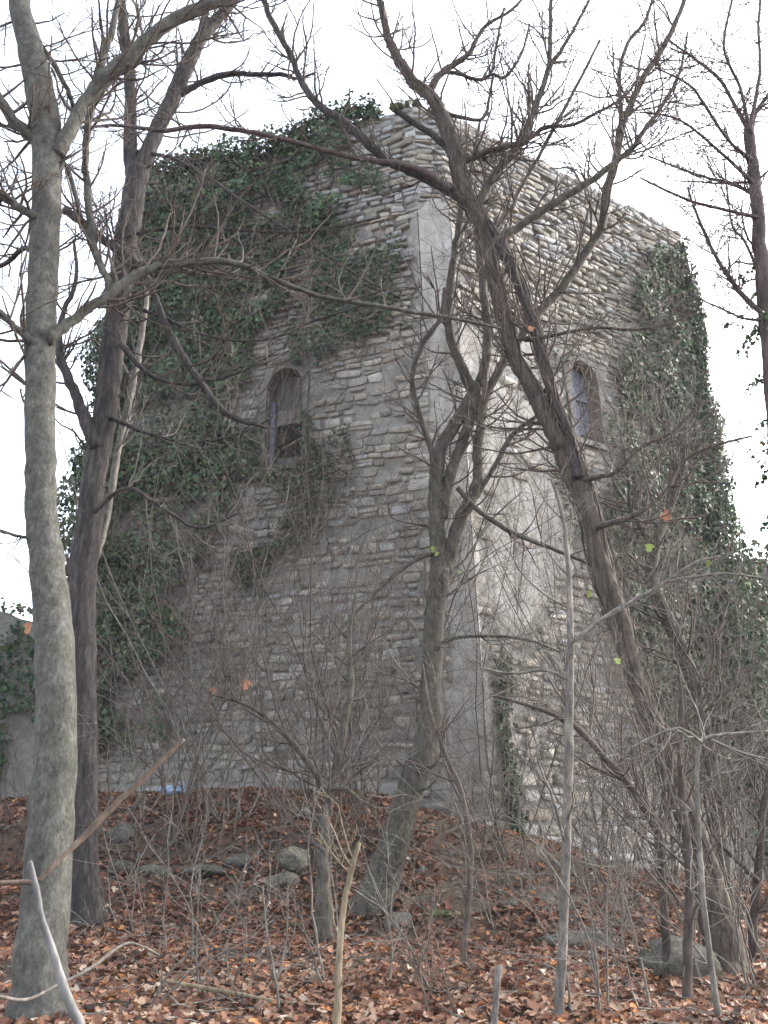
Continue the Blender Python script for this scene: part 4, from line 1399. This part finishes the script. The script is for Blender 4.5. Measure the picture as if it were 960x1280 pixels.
stem_tree('sapling', 'dark stem arching far to the left from beside the boulder', base_of(836, 1222, 9.6), M['twig_dark'], M['twig'], 35,
          [('trunk', [(836, 1224, 13), (831, 1160, 11), (826, 1080, 10), (822, 1040, 11), (800, 1000, 10), (772, 965, 9), (740, 930, 8), (715, 905, 7), (670, 885, 5), (612, 868, 3)], 9.6, 9.2, 18, (0.3, 0.9)),
           ('branch', [(824, 1050, 8), (830, 990, 6), (826, 930, 5), (815, 870, 3)], 9.55, 9.8, 10, (0.3, 0.9))])
stem_tree('sapling', 'pale bowed stem spreading level twigs at the lower right', base_of(898, 1285, 7.4), M['twig_grey'], M['twig_grey'], 36,
          [('trunk', [(901, 1292, 9), (888, 1200, 8), (877, 1100, 7), (873, 1020, 6.5), (871, 960, 6), (878, 927, 5), (905, 918, 4), (960, 914, 3)], 7.4, 7.5, 6, (0.2, 0.6)),
           ('branch', [(878, 928, 4.5), (850, 911, 4), (822, 918, 3), (790, 935, 2.5)], 7.45, 7.4, 5, (0.2, 0.5)),
           ('branch', [(890, 925, 4), (925, 940, 3), (965, 950, 2.5)], 7.45, 7.6, 4, (0.2, 0.5))])
stem_tree('sapling', 'slim dark wand curving up beside the central trunk', base_of(580, 1190, 10.2), M['twig'], M['twig'], 37,
          [('trunk', [(579, 1192, 9), (585, 1130, 8), (588, 1060, 7), (576, 990, 6.5), (552, 930, 6), (538, 890, 4), (528, 830, 3)], 10.2, 10.6, 8, (0.3, 0.8))])
stem_tree('sapling', 'dark bent stem at the right edge beside the shaggy trunk', base_of(945, 1160, 11.0), M['twig_dark'], M['twig'], 38,
          [('trunk', [(940, 1165, 12), (945, 1120, 11), (950, 1060, 10), (955, 1010, 9), (968, 940, 7), (975, 880, 5)], 11.0, 11.2, 14, (0.3, 0.9)),
           ('branch', [(947, 1100, 7), (915, 1070, 5), (890, 1040, 4), (880, 990, 3)], 11.0, 10.8, 8, (0.3, 0.7))])
stem_tree('cane', 'dry yellowish cane standing before the central trunk', base_of(425, 1285, 7.3), M['cane'], M['cane'], 39,
          [('trunk', [(421, 1290, 11), (424, 1200, 9), (430, 1130, 8), (440, 1085, 7), (449, 1053, 5)], 7.3, 7.5, 4, (0.15, 0.4))], 'cane')
stem_tree('cane', 'short cut grey stake at the bottom edge right of centre', base_of(619, 1290, 7.2), M['twig_grey'], M['twig_grey'], 40,
          [('trunk', [(617, 1292, 10), (620, 1250, 8), (623, 1206, 9)], 7.2, 7.2, 0, (0.1, 0.2))], 'cane')
def loose(name, label, cat, mat, pts_, Ya, Yb, seed):
    rg_ = np.random.default_rng(seed)
    P, R = trace(pts_, Ya, Yb, rg_, 5, 0.004)
    tb = Tubes()
    tb.add(P, R, 8, 0.08, rg_)
    o = tb.build(name, mat)
    return tag(o, label, cat)
loose('cane', 'bleached whitish cane bending up in the bottom left corner', 'cane', M['cane_white'],
      [(150, 1420, 17), (125, 1345, 15), (101, 1285, 13), (80, 1235, 12), (63, 1180, 10), (52, 1148, 9), (45, 1110, 8), (37, 1076, 6)], 3.2, 3.1, 1)
loose('cane', 'broken brown cane slanting up across the pale trunk', 'cane', M['cane_brown'],
      [(-60, 1108, 5), (0, 1104, 6), (45, 1101, 6), (60, 1088, 7), (100, 1050, 8), (150, 1000, 7.5), (190, 962, 7), (212, 941, 6), (230, 924, 4)], 3.25, 3.6, 2)
loose('fallen_twig', 'pale slender twig lying on the leaves at bottom centre', 'twig', M['cane'],
      [(200, 1225, 4), (240, 1232, 5), (300, 1243, 5), (350, 1252, 4), (400, 1256, 3)], 8.6, 8.2, 3)
loose('fallen_twig', 'bowed grey twig arching over the ground at bottom left', 'twig', M['twig_grey'],
      [(-20, 1240, 4.5), (30, 1250, 4.5), (70, 1232, 4), (110, 1212, 4), (150, 1183, 4), (170, 1180, 3), (200, 1194, 2)], 5.6, 6.8, 4)

# ------------------------------------------------------------------ undergrowth: bare shrubs
def shrub(label, px, py, h, spread, nstem, mat, seed, leaves=(), lean=0.0, cat='shrub', lev=2, r0=(0.006, 0.014), kids=(3, 7)):
    rg_ = np.random.default_rng(seed)
    p = ground_hit(px, py)
    p[2] = gz(p[0], p[1])
    t = empty('bare_shrub', p, label, cat)
    for k in range(int(nstem * (1.5 if h > 5 else 0.9)) + 1):
        tb = Tubes()
        b0 = p + np.array([rg_.normal(0, 0.16), rg_.normal(0, 0.16), 0])
        b0[2] = gz(b0[0], b0[1]) - 0.06
        d = norm(np.array([rg_.normal(lean, spread), rg_.normal(0, spread * 0.7), 1.0]))
        grow(tb, b0, d, h * rg_.uniform(0.55, 1.1), rg_.uniform(*r0), lev, rg_, 0.02, 0.15, kids, (25, 70))
        tb.build('stem', mat, t)
    return t

SH = [
 ('low bare shrub at the foot of the dark trunk', 165, 1165, 1.9, 0.35, 3, 'twig_grey', (), 0),
 ('bare shrub rising before the leaf bank left of centre', 235, 1200, 2.2, 0.3, 3, 'twig_grey', (), 0),
 ('thin shrub in front of the flat rocks on the left bank', 330, 1150, 2.3, 0.35, 3, 'twig', (), 0),
 ('twiggy shrub at the wall foot beside the blue litter', 250, 1010, 3.0, 0.4, 8, 'twig_grey', (), 0),
 ('tangled shrub at the left wall foot below the ivy', 170, 1020, 3.6, 0.4, 9, 'twig_grey', (), 0),
 ('shrub crowding the far left edge behind the pale trunk', 20, 1090, 2.9, 0.4, 8, 'twig', (), 0),
 ('shrub between the pale trunk and the dark trunk', 85, 1120, 2.2, 0.35, 5, 'twig', (), 0),
 ('bare shrub against the wall left of the two armed tree', 340, 1010, 2.8, 0.45, 8, 'twig_grey', (), 0),
 ('fine shrub behind the two armed tree at the wall', 440, 1020, 3.2, 0.4, 8, 'twig_grey', (), 0),
 ('clump of thin stems around the dry yellowish cane', 415, 1235, 1.7, 0.25, 4, 'twig_grey', (), 0),
 ('wiry shrub directly right of the central trunk base', 600, 1150, 2.6, 0.35, 5, 'twig_grey', (), 0),
 ('tall bare shrub before the pale plaster at the tower foot', 660, 1110, 3.8, 0.35, 7, 'twig_grey', (), 0),
 ('dense grey shrub left of the boulder', 770, 1150, 3.0, 0.35, 11, 'twig_grey', (), 0),
 ('dense grey shrub growing behind the long low rock', 730, 1110, 3.4, 0.35, 11, 'twig_grey', (), 0),
 ('arching shrub between the boulder and the shaggy trunk', 800, 1190, 3.2, 0.45, 8, 'twig', (), 0),
 ('tall tangled shrub in front of the right ivy column', 830, 1110, 6.0, 0.35, 10, 'twig_grey', (), 0),
 ('thicket of stems behind the shaggy trunk base', 880, 1130, 4.2, 0.45, 10, 'twig', (), 0),
 ('shrub filling the lower right corner', 930, 1240, 2.4, 0.4, 7, 'twig_grey', (), 0),
 ('bramble at the right edge beyond the shaggy trunk', 945, 1150, 3.6, 0.45, 9, 'twig', (), 0),
 ('lone wispy shrub at the bottom edge right of the cut stake', 745, 1265, 1.8, 0.25, 4, 'twig_grey', (), 0),
 ('lone wispy shrub at the bottom edge right of the pale trunk', 195, 1260, 1.5, 0.35, 2, 'twig_grey', (), 0),
 ('small wispy shrub at the bottom edge left of the dry cane', 335, 1265, 1.4, 0.3, 2, 'twig_grey', (), 0),
 ('dry brush at the bottom edge between the cane and the cut stake', 560, 1268, 1.1, 0.4, 5, 'cane_brown', (), 0),
 ('dry brush at the bottom edge left of the dark arched stems', 800, 1265, 1.2, 0.4, 5, 'twig_grey', (), 0),
 ('dry brush on the leaves between the pale trunk and the flat rocks', 260, 1245, 1.2, 0.45, 5, 'twig_grey', (), 0),
 ('short shrub just right of the dry yellowish cane', 510, 1235, 1.4, 0.3, 4, 'twig_grey', (), 0),
 ('tall shrub climbing in front of the tower corner', 620, 1075, 6.5, 0.25, 6, 'twig', (), 0),
 ('tall whippy shrub before the blue boarded window', 760, 1085, 8.0, 0.2, 9, 'twig_grey', (), 0),
 ('tall whippy shrub under the left window', 390, 1040, 6.5, 0.25, 6, 'twig', (), 0),
 ('tall thin shrub before the left ivy', 215, 1060, 7.5, 0.25, 7, 'twig', (), 0),
 ('tall pale shrub tangled before the ivy right of the blue window', 815, 1075, 8.5, 0.3, 9, 'twig_grey', (), 0),
 ('pale shrub leaning in from beyond the right edge', 925, 1120, 7.0, 0.35, 7, 'twig_grey', (), 0),
 ('slender dark shrub standing before the middle of the left face', 470, 1060, 7.5, 0.25, 6, 'twig_dark', (), 0),
 ('tall thin shrub left of the left window', 285, 1030, 7.0, 0.25, 6, 'twig_grey', (), 0),
]
SHO = {}
for k, (lab, px, py, h, spd, ns, mt_, lv, ln) in enumerate(SH):
    SHO[k] = shrub(lab, px, py, h, spd, ns, M[mt_], 200 + k, lean=ln, r0=(0.006, 0.013) if h < 5 else (0.010, 0.020))

# last leaves still hanging on the twigs
def hang_leaf(parent, px, py, Y, size, mat, seed):
    rg_ = np.random.default_rng(seed)
    p = at(px, py, Y)
    V, Fs, C = leaf_cloud(p[None], np.array([[rg_.normal(0, .4), -1.0, rg_.normal(0, .4)]]), np.array([size]), np.array([[1, 1, 1.]]), LEAF_LIT, rg_, np.array([0, 0, -2.0]))
    b = len(V)
    top = p + np.array([0, 0, size * 0.4])
    V = np.vstack([V, top + np.array([0.003, 0, size * 0.5]), top + np.array([-0.003, 0, size * 0.5]), p + np.array([0.003, 0, 0])])
    Fs = np.vstack([Fs, [[b, b + 1, b + 2]]])
    mk('leaf', V, Fs, mat, parent)
pole = t
for (o_, x, y, Y, s, m_) in ((T4.t, 832, 645, 10.6, 0.15, 'leaf_dry'), (T4.t, 664, 411, 11.2, 0.11, 'leaf_dry'), (SHO[3], 308, 855, 13.5, 0.16, 'leaf_dry'),
                             (SHO[3], 267, 862, 13.5, 0.11, 'leaf_dry'), (SHO[8], 434, 873, 13.0, 0.09, 'leaf_dry'), (SHO[6], 36, 784, 10.0, 0.14, 'leaf_dry'),
                             (T3.t, 541, 686, 12.6, 0.10, 'leaf_green'), (T3.t, 546, 692, 12.6, 0.08, 'leaf_green'), (T3.t, 574, 715, 12.6, 0.07, 'leaf_green'),
                             (pole.t, 812, 684, 8.0, 0.09, 'leaf_green'), (pole.t, 737, 742, 8.0, 0.07, 'leaf_green'), (pole.t, 772, 826, 8.0, 0.07, 'leaf_green'), (pole.t, 886, 704, 8.0, 0.07, 'leaf_green')):
    hang_leaf(o_, x, y, Y, s, M[m_], int(x))

# ------------------------------------------------------------------ rocks
def rock(label, px, py, r, seed, col=(0.24, 0.225, 0.195), ang=0.0, sink=0.46, name='rock'):
    p = ground_hit(px, py)
    p[2] = gz(p[0], p[1]) + r[2] * (1 - 2 * sink)
    col = tuple(c_ * 0.72 for c_ in col)
    r = tuple(v_ * 0.86 for v_ in r)
    o = blob(name, (0, 0, 0), r, M['rock'], seed, None, rough=0.34, col=col, sub=4, smooth=False, ang=ang, planes=12)
    o.location = p
    return tag(o, label, 'rock')
rock('big pale boulder beside the shaggy trunk base', 855, 1222, (0.48, 0.34, 0.30), 1, (0.27, 0.255, 0.22), 0.1, 0.3, 'boulder')
rock('smaller mossy end of the boulder, against its left side', 815, 1215, (0.17, 0.22, 0.24), 2, (0.22, 0.22, 0.17), 0.3)
rock('long low rock in the leaves right of centre', 725, 1180, (0.62, 0.28, 0.17), 3, (0.225, 0.21, 0.19), -0.05)
rock('blocky rock on the left bank, upper of a stacked pair', 366, 1092, (0.30, 0.26, 0.24), 4, (0.25, 0.24, 0.2), 0.2, 0.2)
rock('rounded rock on the left bank, lower of a stacked pair', 350, 1108, (0.32, 0.26, 0.20), 5, (0.235, 0.22, 0.185), -0.2)
rock('flat rock in the leaf bank behind the dark trunk', 198, 1092, (0.36, 0.25, 0.14), 6, (0.235, 0.23, 0.19), 0.1)
rock('dark flat rock in the bank between two flat rocks', 255, 1092, (0.42, 0.3, 0.14), 7, (0.16, 0.15, 0.135), 0.0)
rock('dark rock on the bank close to the dark trunk', 150, 1090, (0.3, 0.3, 0.16), 8, (0.15, 0.14, 0.125), 0.4)
rock('small dark rock above the stacked pair of rocks', 300, 1080, (0.3, 0.22, 0.14), 9, (0.17, 0.16, 0.14), 0.1)
rock('grey rock wedged at the right of the central trunk base', 500, 1158, (0.26, 0.22, 0.17), 10, (0.22, 0.205, 0.185), 0.5)
rock('small round grey stone on the slope right of the trunk', 529, 1090, (0.11, 0.1, 0.1), 11, (0.26, 0.255, 0.25))
rock('grey rock showing among leaves high on the left bank', 385, 1022, (0.2, 0.18, 0.15), 12, (0.24, 0.235, 0.22))
rock('small pale stone high on the left bank by the dark trunk', 150, 1045, (0.24, 0.2, 0.22), 13, (0.2, 0.2, 0.19))
rock('dark earthy lump in the leaves at bottom left', 130, 1262, (0.34, 0.16, 0.07), 14, (0.075, 0.06, 0.05), 0.1)
rock('small flat stone near the bottom right of the cut stake', 650, 1222, (0.12, 0.1, 0.05), 15, (0.23, 0.225, 0.2))
o = blob('moss_patch', (0, 0, 0), (0.2, 0.16, 0.05), M['moss'], 5, None, rough=0.3)
pp = ground_hit(545, 1142)
o.location = pp
tag(o, 'green moss patch on the ground right of the central trunk', 'moss')

rgr = np.random.default_rng(61)
for k in range(9):
    x_, y_ = rgr.uniform(560, 735), rgr.uniform(1060, 1135)
    rr = rgr.uniform(0.04, 0.10)
    o = rock('small broken stone on the dark soil below the tower corner', x_, y_, (rr * 1.4, rr, rr * 0.8), 40 + k, (0.24, 0.23, 0.21), rgr.uniform(0, 3), 0.35, 'rubble_stone')
    o['group'] = 'rubble below the tower corner'

# blue litter at the wall foot
pp = at(219, 985, 16.9)
pp[2] = gz(pp[0], pp[1]) + 0.10
o = blob('plastic_bag', (0, 0, 0), (0.21, 0.11, 0.07), M['plastic'], 9, None, rough=1.1, sub=4, smooth=False)
o.location = pp
tag(o, 'crumpled blue and white plastic bag lying at the left wall foot', 'plastic bag')

# ------------------------------------------------------------------ leaf litter
def build_litter():
    rg_ = np.random.default_rng(99)
    n = 105000
    y = rg_.uniform(4.6, 19.6, n)
    x = rg_.uniform(-1, 1, n) * (1.5 + y * 0.52)
    z = ground_z(x, y)
    P = np.stack([x, y, z], 1)
    px, py = project(P)
    bare = in_poly(px + 14 * vnoise(P, 1.5), py + 10 * vnoise(P + 7, 1.5), [(555, 1060), (640, 1050), (740, 1080), (745, 1120), (690, 1145), (600, 1140), (560, 1110)])
    keep = ~(bare & (rg_.random(n) < 0.72))
    keep &= (fbm(P, 1.1, 3) > -0.26) | (rg_.random(n) < 0.4)
    P = P[keep]
    n = len(P)
    P[:, 2] += rg_.uniform(0.004, 0.05, n)
    N = np.array([0, -0.1, 1.0])[None] + rg_.normal(0, 0.42, (n, 3))
    pal = np.array([[0.17, 0.075, 0.05], [0.23, 0.12, 0.08], [0.28, 0.17, 0.12], [0.35, 0.25, 0.19], [0.11, 0.06, 0.045], [0.38, 0.17, 0.07], [0.07, 0.048, 0.04], [0.46, 0.385, 0.32]])
    # a paler leaf mix in the foreground, a darker mix on the bank
    near = sstep(11.5, 9.0, P[:, 1])
    p1 = np.array([0.19, 0.24, 0.19, 0.10, 0.12, 0.06, 0.06, 0.04])
    p2 = np.array([0.32, 0.20, 0.09, 0.03, 0.22, 0.045, 0.085, 0.01])
    u = rg_.random(n)
    i1 = np.searchsorted(np.cumsum(p1), u).clip(0, 7)
    i2 = np.searchsorted(np.cumsum(p2), u).clip(0, 7)
    pick = np.where(rg_.random(n) < near, i1, i2)
    C = pal[pick] * rg_.uniform(0.8, 1.45, (n, 1))
    sz = rg_.uniform(0.03, 0.105, n) ** 1.0
    drift = fbm(P, 0.9, 3)
    C = C * (1 + 0.45 * drift)[:, None]
    C *= np.array([0.88, 0.86, 0.80])
    V, Fs, C = leaf_cloud(P, N, sz, C, LEAF_LIT, rg_)
    o = mk('leaf_litter', V, Fs, M['litter'], None, False, C)
    tag(o, 'rust and brown fallen leaves covering the ground and bank', 'leaves', None, 'stuff')
build_litter()

def build_ground_twigs():
    rg_ = np.random.default_rng(123)
    tb = Tubes()
    for k in range(420):
        y = rg_.uniform(6.0, 18)
        x = rg_.uniform(-1, 1) * (1 + y * 0.45)
        L = rg_.uniform(0.15, 0.9)
        a = rg_.uniform(0, 6.28)
        m = 5
        pts = []
        for i in range(m):
            pts.append([x, y, gz(x, y) + 0.03 + rg_.uniform(0, 0.05)])
            a += rg_.normal(0, 0.25)
            x += math.cos(a) * L / m
            y += math.sin(a) * L / m
        tb.add(pts, np.linspace(0.008, 0.003, m) * rg_.uniform(0.6, 1.3), 3, cap=False)
    o = tb.build('fallen_twigs', M['twig_grey'])
    tag(o, 'small dead twigs scattered through the fallen leaves', 'twigs', None, 'stuff')
build_ground_twigs()

# ------------------------------------------------------------------ thin winter haze between the camera and the tower
def build_haze():
    m = bpy.data.materials.new('haze_air')
    m.use_nodes = True
    nt = m.node_tree
    nt.nodes.remove(nt.nodes["Principled BSDF"])
    v = nd(nt, "ShaderNodeVolumePrincipled")
    v.inputs["Color"].default_value = (0.86, 0.91, 1.0, 1)
    v.inputs["Density"].default_value = 0.0006
    v.inputs["Anisotropy"].default_value = 0.0
    nt.links.new(v.outputs[0], nt.nodes["Material Output"].inputs["Volume"])
    x0, x1, y0, y1, z0, z1 = -70, 70, -40, 90, -3.0, 26
    V = [(x, y, z) for z in (z0, z1) for (x, y) in ((x0, y0), (x1, y0), (x1, y1), (x0, y1))]
    Q = [(0, 3, 2, 1), (4, 5, 6, 7), (0, 1, 5, 4), (1, 2, 6, 5), (2, 3, 7, 6), (3, 0, 4, 7)]
    o = mk('haze', V, Q, m)
    tag(o, 'thin pale haze in the winter air', 'haze', None, 'stuff')
build_haze()
